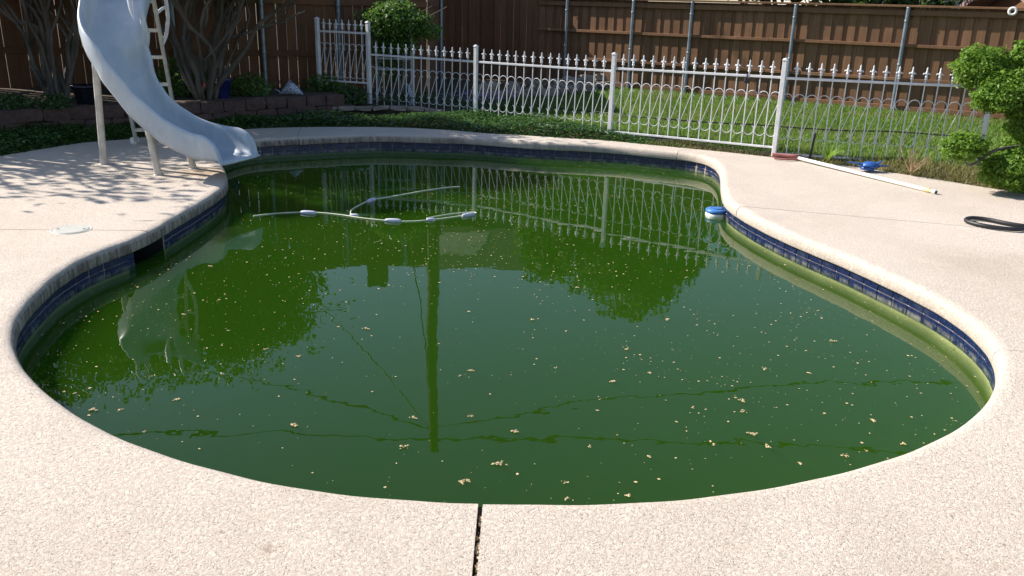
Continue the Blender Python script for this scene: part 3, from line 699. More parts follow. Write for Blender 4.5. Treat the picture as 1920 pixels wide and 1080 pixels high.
for s0 in np.arange(0, LC, 3.05):
    s1 = min(LC, s0 + 3.05); m = MB(); m.box((0, 0, 0), (s1 - s0 - .004, .16, .034), None, .004); o = m.build("cap_board", "fence_tan", rc); o.location = u * ((s0 + s1) / 2) + nn * .034 + Vector((0, 0, HC + .005)); o.rotation_euler = (0, 0, rz + random.uniform(-.002, .002))
for px in (1065, 1186, 1294, 1484, 1690):
    s_ = min(np.linspace(0, LC, 900), key=lambda q: abs(PXL(FB1 + u * q + Vector((0, 0, .9)))[0] - px))
    steel_post(u * s_ + nn * .09, HC - .03, rc)
# white ring hung on the fence
m = MB(); ring = [(.05 * math.cos(R_(a)), 0, .05 * math.sin(R_(a))) for a in range(0, 375, 15)]; m.tube(ring, .020, 8, False)
s_ = min(np.linspace(0, LC, 900), key=lambda q: abs(PXL(FB1 + u * q + Vector((0, 0, 1.55)))[0] - 1895)); o = m.build("wall_ring", "white_plastic"); pp = FB1 + u * s_ + nn * .125; o.location = (pp.x, pp.y, AY(1895, 21, pp.y).z); o.rotation_euler = (0, 0, rz)
tag(o, "small white ring hung near the top of the sunlit fence at far right", "ring")

# ------------------------------------------------------------------ retaining wall, edging, rocks
def stone_mesh(e, nm, mat, rough=.012, seed=0):
    r = random.Random(seed); m = MB(); bm = bmesh.new(); bmesh.ops.create_cube(bm, size=1)
    bmesh.ops.subdivide_edges(bm, edges=list(bm.edges), cuts=1, use_grid_fill=True)
    for q in bm.verts:
        q.co = Vector((q.co.x * e[0], q.co.y * e[1], q.co.z * e[2]))
        k = sum(abs(abs(q.co[i]) - e[i] / 2) < 1e-5 for i in range(3))
        q.co *= {3: .93, 2: .975, 1: 1.0, 0: 1}[k]; q.co += Vector((r.uniform(-1, 1), r.uniform(-1, 1), r.uniform(-1, 1))) * rough
    bm.verts.index_update(); m.add([q.co.copy() for q in bm.verts], [[q.index for q in f.verts] for f in bm.faces]); bm.free(); return m.mesh(nm, mat)
rw = empty("retaining_wall", (WALL[2][0], WALL[2][1], .0)); tag(rw, "low reddish stone block wall holding the flower bed behind the slide", "wall")
BL = [stone_mesh((.30, .20, .145), "block", "block_red", .009, s) for s in range(5)]
wl_ = resample(np.array(WALL), .312, False)
for course, z in ((0, .10), (1, .25)):
    for k in range(len(wl_) - 1):
        p = (wl_[k] + wl_[k + 1]) / 2 + (0 if course else .5) * (wl_[k + 1] - wl_[k]); t = wl_[k + 1] - wl_[k]
        link("block", random.choice(BL), rw, (p[0] - WALL[2][0], p[1] - WALL[2][1], z + random.uniform(-.006, .006)), (0, random.uniform(-.02, .02), math.atan2(t[1], t[0]) + random.uniform(-.05, .05)))
ed = empty("stone_edging", (EDGE[2][0], EDGE[2][1], .10)); tag(ed, "row of flat stones edging the shaded bed before the white fence panel", "edging")
SM = [stone_mesh((.24, .14, .055), "stone", "stone_pale", .010, s + 20) for s in range(4)]
el = resample(np.array(EDGE), .262, False)
for k in range(len(el) - 1):
    p = (el[k] + el[k + 1]) / 2; t = el[k + 1] - el[k]; link("stone", random.choice(SM), ed, (p[0] - EDGE[2][0], p[1] - EDGE[2][1], .045 + random.uniform(-.016, .012)), (random.uniform(-.1, .1), random.uniform(-.09, .09), math.atan2(t[1], t[0]) + random.uniform(-.15, .15)))
rb = empty("stone_border", (-.4, 14.9, LG)); tag(rb, "border of pale rough stones at the back of the lawn in the shade", "stone border")
rl = resample(np.array([(-.62, 14.5), (-.1, 15.0), (.7, 15.9), (1.4, 16.9), (1.75, 17.45)]), .30, False)
RS = [stone_mesh((.30, .2, .15), "stone", "stone_pale", .03, s + 40) for s in range(4)]
for k, p in enumerate(rl):
    link("stone", random.choice(RS), rb, (p[0] + .4, p[1] - 14.9, .06), (random.uniform(-.2, .2), random.uniform(-.2, .2), random.uniform(0, 3)))
    if k % 2: link("stone", random.choice(RS), rb, (p[0] + .3, p[1] - 14.78, .19), (random.uniform(-.2, .2), random.uniform(-.2, .2), random.uniform(0, 3)))

# ------------------------------------------------------------------ trees and plants
def branchy(m, p, dirv, L_, r, depth, tips, wob=.35, nsub=(2, 3), pull=.15):
    pts = [Vector(p)]; rr = [r]; dv = Vector(dirv).normalized(); seg = max(3, int(L_ / .16))
    for i in range(seg):
        dv = (dv + Vector((random.gauss(0, wob), random.gauss(0, wob), random.gauss(0, wob * .5) + pull)) * .42).normalized()
        pts.append(pts[-1] + dv * L_ / seg); rr.append(r * (1 - .40 * (i + 1) / seg) * random.uniform(.92, 1.12))
    m.tube(pts, rr, 6, False); tips.append((pts[-1], dv))
    if depth > 0:
        for _ in range(random.randint(*nsub)):
            k = random.randint(max(1, seg // 2), seg); a = Vector((random.gauss(0, 1), random.gauss(0, 1), random.gauss(.4, .5))).normalized()
            branchy(m, pts[k], (dv + a * .75), L_ * random.uniform(.5, .75), rr[k] * .68, depth - 1, tips, wob, nsub, pull)
def myrtle(base, stems, H, crown, label, seedn, nleaf=9000, toward=None):
    random.seed(seedn)
    root = empty("crape_myrtle", base); tag(root, label, "tree"); m = MB(); tips = []
    for k in range(stems):
        a = 2 * math.pi * k / stems + random.uniform(-.3, .3); sp = random.uniform(.15, .62)
        p = Vector((math.cos(a) * .11 * random.uniform(.5, 1.3), math.sin(a) * .11, 0)); branchy(m, p, (math.cos(a) * sp, math.sin(a) * sp * .7, 1), H * random.uniform(.50, .72), random.uniform(.024, .042), 2, tips, .50, (2, 3), .30)
    if toward is not None:
        pts = [Vector(q) - Vector(base) for q in toward]; m.tube([tuple(q) for q in cr([tuple(q) for q in pts], 18)], [.042 - .0016 * k for k in range(18)], 7)
    m.build("trunk", "bark", root)
    Vs = []
    for (cc, rr_, nn_) in crown:
        P, dn = ball_points(int(nleaf * nn_), np.array(cc) - np.array(base), rr_, .30)
        cl = np.sin(P[:, 0] * 5.1 + seedn) * np.sin(P[:, 1] * 4.7) * np.sin(P[:, 2] * 5.3 + 1); P = P[cl > -.28]; Vs.append(leaves(P, .042, .3, .5))
    for tp, dv_ in tips:
        P = np.array(tp) + rng.normal(size=(14, 3)) * .12
        if tp.z + base[2] > 1.75: Vs.append(leaves(P, .04, .3, .5))
    link("crown", quads_mesh("crown", np.vstack(Vs), "leaf_myrtle"), root); return root
B1 = tuple(G(112, 186, .30)); B2 = tuple(G(385, 184, .30))
T2 = [G(425, 140, .5) , AY(425, 138, 11.9), AY(460, 90, 11.8), AY(485, 45, 11.7), AY(545, -5, 11.5)]
T2 = [B2, tuple(AY(425, 140, 11.75)), tuple(AY(462, 90, 11.7)), tuple(AY(486, 45, 11.6)), tuple(AY(545, 2, 11.5)), tuple(AY(590, -40, 11.4))]
T1 = [B1, tuple(AY(95, 100, 11.4)), tuple(AY(72, 52, 11.3)), tuple(AY(38, 42, 11.2)), tuple(AY(15, 10, 11.1)), tuple(AY(-20, -15, 11.0))]
myrtle(B1, 11, 2.5, [((-6.6, 11.1, 2.8), (1.15, 1.1, .72), 1.0), ((-5.5, 10.9, 2.5), (.8, .9, .55), .6), ((-7.3, 10.8, 2.5), (.7, .9, .55), .5), ((-6.4, 12.4, 2.8), (1.0, .7, .6), .7)], "bare stemmed crape myrtle left of the slide against the fence", 3, 7000, T1)  # last crown lobe, over the fence, added to cast shade on the ground cover
myrtle(B2, 15, 2.5, [((-4.4, 10.9, 2.35), (1.05, 1.1, .62), 1.0), ((-3.5, 10.9, 2.1), (.8, 1.0, .45), .7), ((-5.2, 11.0, 2.35), (.8, 1.1, .5), .6), ((-5.1, 12.3, 2.35), (1.1, .75, .6), .9), ((-3.6, 12.1, 2.0), (.8, .7, .45), .5)], "many stemmed crape myrtle right of the slide ladder behind the blue pot", 11, 7000, T2)  # rear crown lobes by the fence added to keep the ground cover in shade
random.seed(5)

def shrub(name, c, r, n, size, mat, label, cat="shrub", stems=5, group=None):
    root = empty(name, (c[0], c[1], c[2] - r[2] * .9)); tag(root, label, cat, group); m = MB()
    for k in range(stems):
        a = random.uniform(0, 6.28); m.tube([(0, 0, 0), (math.cos(a) * r[0] * .3, math.sin(a) * r[1] * .3, r[2] * .7), (math.cos(a) * r[0] * .6, math.sin(a) * r[1] * .6, r[2] * 1.4)], [.012, .009, .004], 5, False)
    m.build("stems", "bark", root)
    P, dn = ball_points(n, (0, 0, r[2] * .9), r, .4); link("foliage", quads_mesh("foliage", leaves(P, size, .35, .5, out=dn * .5), mat), root); return root
for (x, y, z, r, n, mat, lab) in ((345, 148, .52, (.42, .35, .30), 2600, "leaf_vine", "leafy green shrub between the slide ladder and the blue pot"),
                                  (470, 163, .42, (.30, .25, .18), 1300, "leaf_vine", "low leafy shrub right of the blue pot beside the fence post"),
                                  (20, 192, .38, (.30, .22, .09), 700, "leaf_dark", "low leafy plants at the far left of the raised bed"),
                                  (100, 192, .38, (.2, .18, .10), 500, "leaf_dark", "dark leafy clump at the foot of the left crape myrtle"),
                                  (610, 158, .40, (.30, .22, .16), 1100, "leaf_vine", "low leafy shrub at the foot of the raised white fence panel"),
                                  (660, 180, .28, (.26, .2, .16), 900, "leaf_dark", "dark weedy clump under the raised white fence panel")):
    p = G(x, y, z); shrub("bed_shrub", (p.x, p.y, z), r, n, .022, mat, lab)
# arbour with vine
ar = Vector((-1.87, 13.38, .14)); root = empty("trellis", ar); tag(root, "white wooden trellis under the vine behind the fence", "trellis")
for sx in (-.26, .26):
    for sy in (-.12, .12):
        m = MB(); m.box((sx, sy, .56), (.028, .028, 1.12), None, .003); m.build("post", "weathered_white", root)
for z in (.50, .66, 1.0): m = MB(); m.box((0, -.141, z), (.56, .012, .028), None, .002); m.build("slat", "weathered_white", root)
P1, d1 = ball_points(4200, (0, -.06, 1.20), (.50, .42, .29), .45); P2, d2 = ball_points(1800, (.02, -.05, .90), (.36, .30, .24), .3); P3, d3 = ball_points(500, (.50, -.05, 1.06), (.22, .2, .16), .1); P4, d4 = ball_points(700, (-.1, 0, .55), (.3, .2, .4), .2)
vine = empty("climbing_vine", ar + Vector((0, .02, 0))); tag(vine, "green climbing vine heaped on top of the white trellis", "vine")
m = MB(); 
for k in range(7): a = random.uniform(-.25, .25); m.tube(cr([(a, 0, 0), (a * .5 + .1, .05, .5), (a, -.05, 1.0), (a * 1.6, 0, 1.2), (a * 2 + random.uniform(-.3, .4), -.1, 1.42)], 14), .007, 5, False)
m.build("stems", "bark", vine); link("foliage", quads_mesh("foliage", np.vstack([leaves(P1, .030, .4, .5, out=d1 * .4), leaves(P2, .028, .4, .5), leaves(P3, .026, .4, .5), leaves(P4, .025, .4, .5)]), "leaf_vine"), vine)
# flowers and weeds in the shaded gate bed
P = scatter([(-2.1, 12.6), (-.7, 12.65), (.2, 13.0), (.9, 14.2), (-.4, 14.4), (-1.9, 13.6)], 3800); P = np.c_[P, hz(P[:, 0], P[:, 1]) + rng.uniform(0, .16, len(P))]
tag(link("bed_weeds", quads_mesh("bed_weeds", leaves(P, .022, .6, .4), "leaf_dark")), "dark low weeds behind the left part of the white fence", "weeds", kind="stuff")
P = scatter([(-1.3, 13.0), (-.3, 13.0), (.0, 13.6), (-1.0, 13.9)], 260); P = np.c_[P, .20 + rng.uniform(0, .14, len(P))]
tag(link("purple_flowers", quads_mesh("purple_flowers", leaves(P, .018, .6, .8), "flower_purple")), "small purple flowers in the shaded bed behind the fence", "flowers", kind="stuff")

# cloud-pruned shrub at the right
tp = Vector((5.02, 8.55, .0)); topi = empty("cloud_pruned_shrub", tp); tag(topi, "bright green cloud pruned shrub at the right edge of the paving", "shrub")
PADS = [(1838, 128, 8.75, .30, .24, 2600), (1893, 168, 8.5, .30, .22, 2600), (1930, 110, 8.7, .24, .2, 1800), (1868, 185, 8.45, .26, .16, 1900), (1935, 225, 8.4, .28, .26, 2200), (1928, 268, 8.6, .26, .20, 2000), (1808, 275, 8.35, .25, .15, 2000), (1902, 322, 8.25, .36, .20, 3400), (1960, 290, 8.3, .3, .3, 1500), (1908, 298, 8.4, .28, .15, 1900)]
Vs = []; m = MB(); m.tube(cr([(0.05, .0, -.03), (.12, .0, .35), (.06, .05, .75), (.12, .1, 1.2)], 16), [.045 - .0015 * k for k in range(16)], 7)
for x, y, Y, rx, rz_, n in PADS:
    p = AY(x, y, Y) - tp; P, dn = ball_points(n, tuple(p), (rx * .92, rx * .86, rz_ * .92), .52); Vs.append(leaves(P, .0185, .25, .5, out=dn * .7))
    P, dn = ball_points(n // 3, tuple(p), (rx * .8, rx * .72, rz_ * .8), .5); Vs.append(leaves(P, .022, .25, .6, out=dn * .7))
    z0 = min(p.z - .05, .9); m.tube(cr([(.08, .02, max(.12, z0 - .35)), ((.08 + p.x) / 2, p.y / 2, max(.15, z0 - .12)), (p.x, p.y, p.z - rz_ * .4)], 10), [.024 - .0014 * k for k in range(10)], 6)
m.tube(cr([tuple(AY(1915, 274, 8.4) - tp), tuple(AY(1865, 282, 8.3) - tp), tuple(AY(1832, 304, 8.3) - tp), tuple(AY(1815, 309, 8.3) - tp), tuple(AY(1800, 288, 8.35) - tp)], 14), [.018 - .0006 * k for k in range(14)], 6)
m.build("trunk", "bark", topi); link("foliage", quads_mesh("foliage", np.vstack(Vs), "leaf_shrub"), topi)

# lily tuft, twigs
p = G(1552, 303, .03); lt = empty("lily_clump", p); tag(lt, "yellow green strappy lily clump at the foot of the white fence", "plant")
m = MB()
for k in range(46):
    a = random.uniform(0, 6.28); L_ = random.uniform(.16, .30); sp = random.uniform(.25, .9); wd = .007; pts = []
    for j in range(5):
        t = j / 4; pts.append(Vector((math.cos(a) * sp * L_ * t, math.sin(a) * sp * L_ * t, L_ * (t * 1.1 - sp * .75 * t * t))))
    sd = Vector((-math.sin(a), math.cos(a), 0)) * wd; vs = []
    for j, q in enumerate(pts): k2 = (1 - (j / 4) ** 2 * .9); vs += [q - sd * k2, q + sd * k2]
    m.add(vs, [(2 * j, 2 * j + 1, 2 * j + 3, 2 * j + 2) for j in range(4)], True)
m.build("leaf_blades", "grass_lily", lt)
p = G(1708, 326, .02); tw = empty("dry_bush", p); tag(tw, "small leafless bush of dry twigs between the paving and the white fence", "bush"); m = MB(); tips = []
for k in range(16):
    a = random.uniform(0, 6.28); branchy(m, (0, 0, 0), (math.cos(a) * random.uniform(.3, 1.6), math.sin(a) * random.uniform(.3, 1.2), 1), random.uniform(.14, .34), .0045, 1, tips, .3, (1, 2), .05)
m.build("twigs", "dry_twig", tw)

# ------------------------------------------------------------------ small things round the pool
p = G(134, 430.5); o = empty("skimmer_lid", p); tag(o, "round cream skimmer lid set flush in the paving left of the pool", "lid")
m = MB(); m.lathe([(.0005, .006), (.112, .006), (.118, .004), (.118, -.01)][::-1], n=36, smooth=False); m.build("lid_disc", "lid_cream", o)
m = MB(); m.lathe([(.121, .0012), (.136, .0035), (.140, .001), (.140, -.01)], n=36, smooth=False); m.build("collar", "lid_cream", o)
for a in (.1, 3.3): m = MB(); m.lathe([(.011, .0065), (.009, .0072), (.0005, .0072)], (math.cos(a) * .09, math.sin(a) * .09, 0), 10); m.build("finger_hole", "black_rubber", o)

# chlorine floater
p = G(1343, 403, ZW); o = empty("chlorine_floater", p); tag(o, "round blue and white chlorine floater against the right pool wall", "floater")
m = MB(); m.lathe([(.06, -.13), (.08, -.05), (.098, -.03), (.102, .0), (.102, .018), (.098, .024)], n=28); m.build("float_ring", "white_plastic", o)
m = MB(); m.lathe([(.098, .0245), (.104, .030), (.104, .052), (.096, .060), (.05, .066), (.03, .072), (.0005, .073)], n=28); lid = m.build("lid", "blue_lid", o)
m = MB(); m.lathe([(.055, .0665), (.058, .070), (.052, .0715), (.048, .068)], n=24); m.build("lid_rib", "blue_plastic", lid)

# floating cleaner hose
o = empty("floating_hose", G(760, 410, ZW)); tag(o, "pale looping cleaner hose with white floats on the green water", "hose")
def wp(px): return [tuple(G(x, y, ZW + .004)) for x, y in px]
h1 = [(475, 405), (520, 400), (566, 398), (600, 399), (640, 403), (680, 409), (730, 414), (770, 415), (810, 412), (850, 407), (885, 401), (893, 399), (880, 398), (840, 402), (800, 409)]
h2 = [(668, 405), (658, 401), (660, 393), (675, 384), (695, 375), (720, 371), (760, 364), (800, 357), (835, 352), (862, 350)]
for hh in (h1, h2):
    m = MB(); m.tube(cr(wp(hh), 80), .0062, 7); wpart(m.build("hose_tube", "hose_pale"), o)
for (x, y), (x2, y2) in (((578, 398.5), (600, 399.5)), ((696, 375.5), (706, 372)), ((737, 413.5), (750, 414)), ((878, 403), (888, 401.2)), ((664, 403.5), (672, 404)), ((808, 411.5), (815, 411))):
    a = G(x, y, ZW + .008); b = G(x2, y2, ZW + .008); dv = (b - a).normalized(); Lf = .072 if x not in (664, 808) else .04; rf = .0195 if x not in (664, 808) else .015
    m = MB(); m.tube([a + dv * Lf * k for k in (-1, -.92, -.6, 0, .6, .92, 1)], [rf * q for q in (.4, .65, .95, 1, .95, .65, .4)], 12); wpart(m.build("float", "float_lilac"), o)

# telescopic pole
a, b = G(1498, 296.5, .035), G(1757, 361, .02); o = empty("pool_pole", b); tag(o, "long white pole lying on the paving by the white fence", "pole"); dv = (b - a)
def ptube(f0, f1, r0, name, mat, n=14): m = MB(); m.tube([a + dv * f0, a + dv * f1], r0, n); return wpart(m.build(name, mat), o)
ptube(0, .925, .019, "tube", "pole_white"); ptube(.925, .953, .023, "collar", "yellowed"); ptube(.953, .975, .019, "neck", "yellowed"); ptube(.975, .992, .022, "cuff", "white_plastic"); ptube(.985, .9965, .014, "bore", "black_rubber")
# blue toy
p = G(1630, 318, .02); o = empty("blue_toy", p); tag(o, "blue plastic turtle shaped toy lying beside the long white pole", "toy")
m = MB(); m.lathe([(.085, .035), (.098, .045), (.095, .065), (.078, .095), (.045, .115), (.0005, .12)], n=22); sh = m.build("shell", "blue_plastic", o); sh.scale = (1, .9, .75)
m = MB(); m.lathe([(.05, .0), (.072, .004), (.078, .025), (.07, .034)], (-.03, -.02, 0), 18); m.build("foot_ring", "blue_plastic", o)
for pts in ([(-.07, .0, .05), (-.14, .01, .065), (-.22, .03, .07), (-.25, .03, .075)], [(.07, .03, .05), (.12, .06, .07), (.16, .09, .085)], [(.07, -.03, .05), (.14, -.02, .05), (.22, .01, .035)], [(-.05, -.06, .05), (-.11, -.07, .045), (-.16, -.06, .05)]):
    m = MB(); n_ = len(pts); m.tube(cr(pts, 10), [.032 - .0028 * k for k in range(10)], 8, flat=.45); m.build("flipper", "blue_plastic", o)
# edging trim, stake, black hose
a = G(1450, 288, .04); m = MB(); m.tube(cr([tuple(G(1448, 290, .045)), tuple(G(1465, 291, .045)), tuple(G(1490, 293, .045)), tuple(G(1499, 293, .04))], 16), .028, 6, flat=.8); m.tube(cr([tuple(G(1452, 297, .02)), tuple(G(1480, 299, .02)), tuple(G(1515, 297, .02))], 12), .012, 6)
tag(m.build("border_strip", "terracotta_red"), "short dull pink border strip at the foot of the white fence post", "border strip")
m = MB(); m.tube([tuple(G(1518, 297, .02)), tuple(AY(1529, 250, G(1518, 297, .02).y - .02))], .012, 7); tag(m.build("black_stake", "black_rubber"), "thin black stake leaning in the grass beside the lily clump", "stake")
m = MB(); hz_ = [(1990, 440), (1935, 429), (1900, 430), (1850, 424), (1820, 417), (1811, 412), (1822, 408.5), (1850, 411), (1890, 419), (1925, 424), (1990, 430)]
m.tube(cr([tuple(G(x, y, .022)) for x, y in hz_], 70), .017, 9); tag(m.build("black_hose", "black_rubber"), "thick black hose end looped on the paving at the right edge", "hose")
m = MB(); m.tube(cr([tuple(G(x, y, .055 + LG)) for x, y in ((1040, 201), (1070, 205), (1130, 211), (1177, 217.5), (1260, 224), (1340, 230), (1435, 235), (1500, 240), (1590, 245), (1680, 247), (1800, 256))], 60), .010, 6); tag(m.build("lawn_line", "black_rubber"), "thin dark line lying across the lawn behind the white fence", "hose")  # dark line across the grass, drawn as a thin tube
# lamp box on the fence
p = POST[2].lerp(POST[3], .8); o = empty("fence_lamp", (p.x, p.y, .93)); tag(o, "small black lamp box hung under the top rail of the white fence", "lamp")
pz = AY(1400, 151, p.y - .03); o.location = (pz.x, pz.y, pz.z); m = MB(); m.box((0, 0, 0), (.062, .03, .062), Matrix.Rotation(.15, 3, 'Y'), .006); m.build("lamp_body", "black_rubber", o)
m = MB(); m.tube([(0, .005, .03), (.0, .012, .085)], .006, 6); m.build("hanger", "black_rubber", o)
# pots
def pot(c, r, h, mat, label, flare=1.12):
    o = empty("plant_pot", c); tag(o, label, "pot")
    m = MB(); m.lathe([(r * .70, 0), (r * .82, h * .35), (r * .94, h * .8), (r * flare * .94, h * .88), (r * flare, h * .92), (r * flare, h), (r * .92, h), (r * .88, h * .86), (.0005, h * .86)], n=24); m.build("pot_body", mat, o)
    m = MB(); m.lathe([(r * .86, h * .865), (.0005, h * .885)], n=16); m.build("potting_soil", "soil_dark", o); return o
p = G(418, 183, .30); pot((p.x, p.y, .29), .125, .27, "blue_glaze", "deep blue glazed pot in front of the right crape myrtle")
p = G(163, 196, .30); pot((p.x, p.y, .29), .15, .25, "dark_glaze", "dark glazed pot with pale rim behind the slide leg", 1.2)
p = AY(383, 160, 11.4); m = MB(); m.lathe([(.006, -.024), (.011, -.016), (.012, .01), (.008, .022), (.0005, .025)], n=10); o = m.build("red_tag", "red"); o.location = (p.x, p.y, p.z); tag(o, "small red tag hanging beside the blue pot", "tag")
# ceramic fish
p = G(545, 178, .30); o = empty("ceramic_fish", (p.x, p.y, .305)); tag(o, "blue and white patterned ceramic fish resting on the raised bed", "ornament")
m = MB(); vs = []; sec = [(-.17, .004, .006), (-.14, .03, .025), (-.09, .10, .05), (-.03, .165, .065), (.02, .185, .07), (.07, .15, .06), (.12, .10, .045), (.16, .05, .03), (.185, .01, .008)]
for x, h, wv_ in sec:
    for k in range(12): th = 2 * math.pi * k / 12; vs.append((x, wv_ * math.cos(th), max(0, h * (.5 + .5 * math.sin(th)))))
m.add(vs, [(i * 12 + k, i * 12 + (k + 1) % 12, (i + 1) * 12 + (k + 1) % 12, (i + 1) * 12 + k) for i in range(len(sec) - 1) for k in range(12)], True); m.build("body", "fish_glaze", o)
m = MB(); m.tube(cr([(-.135, 0, .02), (-.175, 0, .05), (-.225, 0, .075)], 8), [.012, .016, .02, .022, .022, .02, .014, .005], 8, flat=.4); m.build("tail_fin", "fish_glaze", o)
m = MB(); m.tube(cr([(-.05, 0, .14), (-.01, 0, .185), (.035, 0, .205)], 8), [.03, .03, .028, .024, .02, .015, .01, .004], 8, flat=.3); m.build("back_fin", "fish_glaze", o)
p = G(772, 199, .12); o = empty("fish_tail_ornament", (p.x, p.y, .10)); tag(o, "pale upright fish tail ornament standing behind the white fence", "ornament")
m = MB(); m.tube(cr([(.0, 0, 0), (.005, 0, .08), (-.01, 0, .17), (-.03, 0, .26), (-.045, 0, .32)], 14), [.062, .068, .068, .064, .058, .052, .047, .042, .038, .034, .03, .027, .025, .022], 12, flat=.8); m.build("body", "fish_glaze", o)
for sx in (-1, 1): m = MB(); m.tube(cr([(-.045, 0, .31), (-.045 + sx * .03, 0, .345), (-.045 + sx * .075, 0, .36)], 8), [.022, .028, .032, .033, .03, .025, .017, .005], 8, flat=.35); m.build("tail_fin", "fish_glaze", o)

# ------------------------------------------------------------------ floating debris
inner = off(-.03); poly = [tuple(p) for p in inner]
P = scatter(poly, 10500); dens = np.clip(.34 + (P[:, 1] - 3) / 8, .15, 1) * np.clip(.55 + .5 * np.sin(P[:, 0] * 1.3 + 2) * np.sin(P[:, 1] * 1.1), .15, 1); P = P[rng.uniform(0, 1, len(P)) < dens]
D = scatter(poly, 34); dr = []                                   # drifts: strings of specks gathered by the breeze
for q in D:
    a = rng.uniform(-.6, .6) + math.pi / 2 * (rng.uniform() < .2); k = rng.integers(6, 34); tt_ = rng.normal(size=k) * rng.uniform(.15, .5)
    dr.append(np.stack([q[0] + np.cos(a) * tt_ + rng.normal(size=k) * .05, q[1] + np.sin(a) * tt_ + rng.normal(size=k) * .05], 1))
rim = off(-.02)[rng.integers(0, NP, 260)] - nout[rng.integers(0, NP, 260)] * 0; rim = rim + rng.normal(size=rim.shape) * .02
dr = np.vstack(dr + [rim]); P = np.vstack([P, dr[inpoly(dr[:, 0], dr[:, 1], poly)]])
n = len(P); s = .0022 + .0075 * rng.uniform(0, 1, n) ** 4; a = rng.uniform(0, 6.28, n); V = np.empty((n, 4, 3))
for k in range(4): rr = s * rng.uniform(.5, 1.2, n); V[:, k, 0] = P[:, 0] + rr * np.cos(a + k * 1.57); V[:, k, 1] = P[:, 1] + rr * np.sin(a + k * 1.57); V[:, k, 2] = ZW + .002 + rng.uniform(0, .0015, n)
tag(link("floating_specks", quads_mesh("floating_specks", V, "blossom")), "tan specks of fallen blossom scattered over the green water", "debris", kind="stuff")
CL = []
for v_ in range(14):
    m = MB(); wide_ = random.uniform(.006, .013)
    for k in range(random.randint(3, 15)):
        px, py = random.gauss(0, wide_), random.gauss(0, wide_ * .6); s_ = random.uniform(.004, .008); a0 = random.uniform(0, 6.28); z = random.uniform(.002, .006)
        ring_ = [(px + s_ * random.uniform(.6, 1.2) * math.cos(a0 + q * 1.047), py + s_ * random.uniform(.6, 1.2) * math.sin(a0 + q * 1.047), z) for q in range(6)]
        m.add(ring_ + [(px, py, z + .003)], [(q, (q + 1) % 6, 6) for q in range(6)])
    CL.append(m.mesh("blossom_clump", "blossom"))
for (x, y) in ((175, 769), (223, 770), (553, 797), (863, 705), (880, 695), (777, 784), (760, 838), (884, 780), (963, 810), (938, 871), (878, 901), (1062, 906), (1105, 838), (1173, 655), (1300, 765), (1395, 752), (1440, 838), (1410, 815), (1395, 773), (1590, 855), (1695, 833), (1216, 856), (1040, 690), (640, 680), (560, 668), (690, 617), (500, 655), (430, 620), (330, 750), (140, 738), (120, 735), (270, 810), (700, 735), (1000, 600), (1120, 770), (1220, 700), (1520, 700), (1640, 790), (1330, 830), (1500, 870), (1150, 716), (1435, 693), (1560, 640), (1290, 520), (880, 585), (980, 655), (1080, 540), (345, 590), (395, 500), (640, 545), (1180, 930), (1066, 936), (870, 905), (1250, 600)):
    p = G(x + random.uniform(-3, 3), y, ZW); o = link("blossom_clump", random.choice(CL), None, p, (0, 0, random.uniform(0, 6.28)), (random.uniform(.45, 1.1),) * 3); tag(o, "tan clump of fallen blossoms floating on the green water", "debris clump", "blossom clumps floating on the pool")

# ------------------------------------------------------------------ beyond the fences
def gable_house(name, c, L_, W_, eave, ridge, wall, roof, label, wins=()):
    root = empty(name, c); tag(root, label, "house"); hx, hy = L_ / 2, W_ / 2
    m = MB(); m.box((0, 0, eave / 2), (L_, W_, eave)); m.add([(-hx, -hy, eave), (-hx, hy, eave), (-hx, 0, ridge - .1)], [(0, 1, 2)]); m.add([(hx, -hy, eave), (hx, hy, eave), (hx, 0, ridge - .1)], [(0, 2, 1)]); m.build("wall", wall, root)
    m = MB(); ov = .45; sl_ = (ridge - eave) / hy; ez = eave - ov * sl_
    A = [(-hx - ov, -hy - ov, ez), (hx + ov, -hy - ov, ez), (hx + ov, 0, ridge), (-hx - ov, 0, ridge), (-hx - ov, hy + ov, ez), (hx + ov, hy + ov, ez)]; Bq = [(x, y, z + .14) for x, y, z in A]
    m.add(A + Bq, [(3, 2, 1, 0), (3, 4, 5, 2), (6, 7, 8, 9), (9, 8, 11, 10), (0, 1, 7, 6), (4, 10, 11, 5), (0, 6, 9, 3), (3, 9, 10, 4), (1, 2, 8, 7), (2, 5, 11, 8)]); rf = m.build("roof", roof, root)
    for x, z, ww, hh in wins:
        m = MB(); m.box((x, -hy - .01, z), (ww + .12, .05, hh + .12), None, .006); f = m.build("window", "white_metal", root); m = MB(); m.box((x, -hy - .03, z), (ww, .03, hh)); m.build("pane", "glass_dark", f)
    return root, rf
h, rf = gable_house("neighbour_house", (-3.1, 27.0, 0), 7.0, 7.0, 3.2, 6.2, "stucco", "shingle_grey", "grey roofed neighbour house beyond the back corner, seen mirrored in the water", [(-2, 1.6, 1.1, 1.2), (1.6, 1.6, 1.1, 1.2)])
m = MB(); m.box((-1.3, -.4, 6.35), (.6, .6, .95), None, .02); m.build("chimney", "block_red", rf)
m = MB(); m.add([(-.6, -3.2, 4.3), (2.4, -3.2, 4.3), (1.9, -1.9, 5.35), (.1, -1.9, 5.35)], [(0, 1, 2, 3)]); m.add([(-.6, -3.2, 4.3), (.1, -1.9, 5.35), (-.6, -1.9, 4.9)], [(0, 1, 2)]); m.add([(2.4, -3.2, 4.3), (2.4, -1.9, 4.9), (1.9, -1.9, 5.35)], [(0, 1, 2)]); m.build("dormer_roof", "shingle_pale", rf)
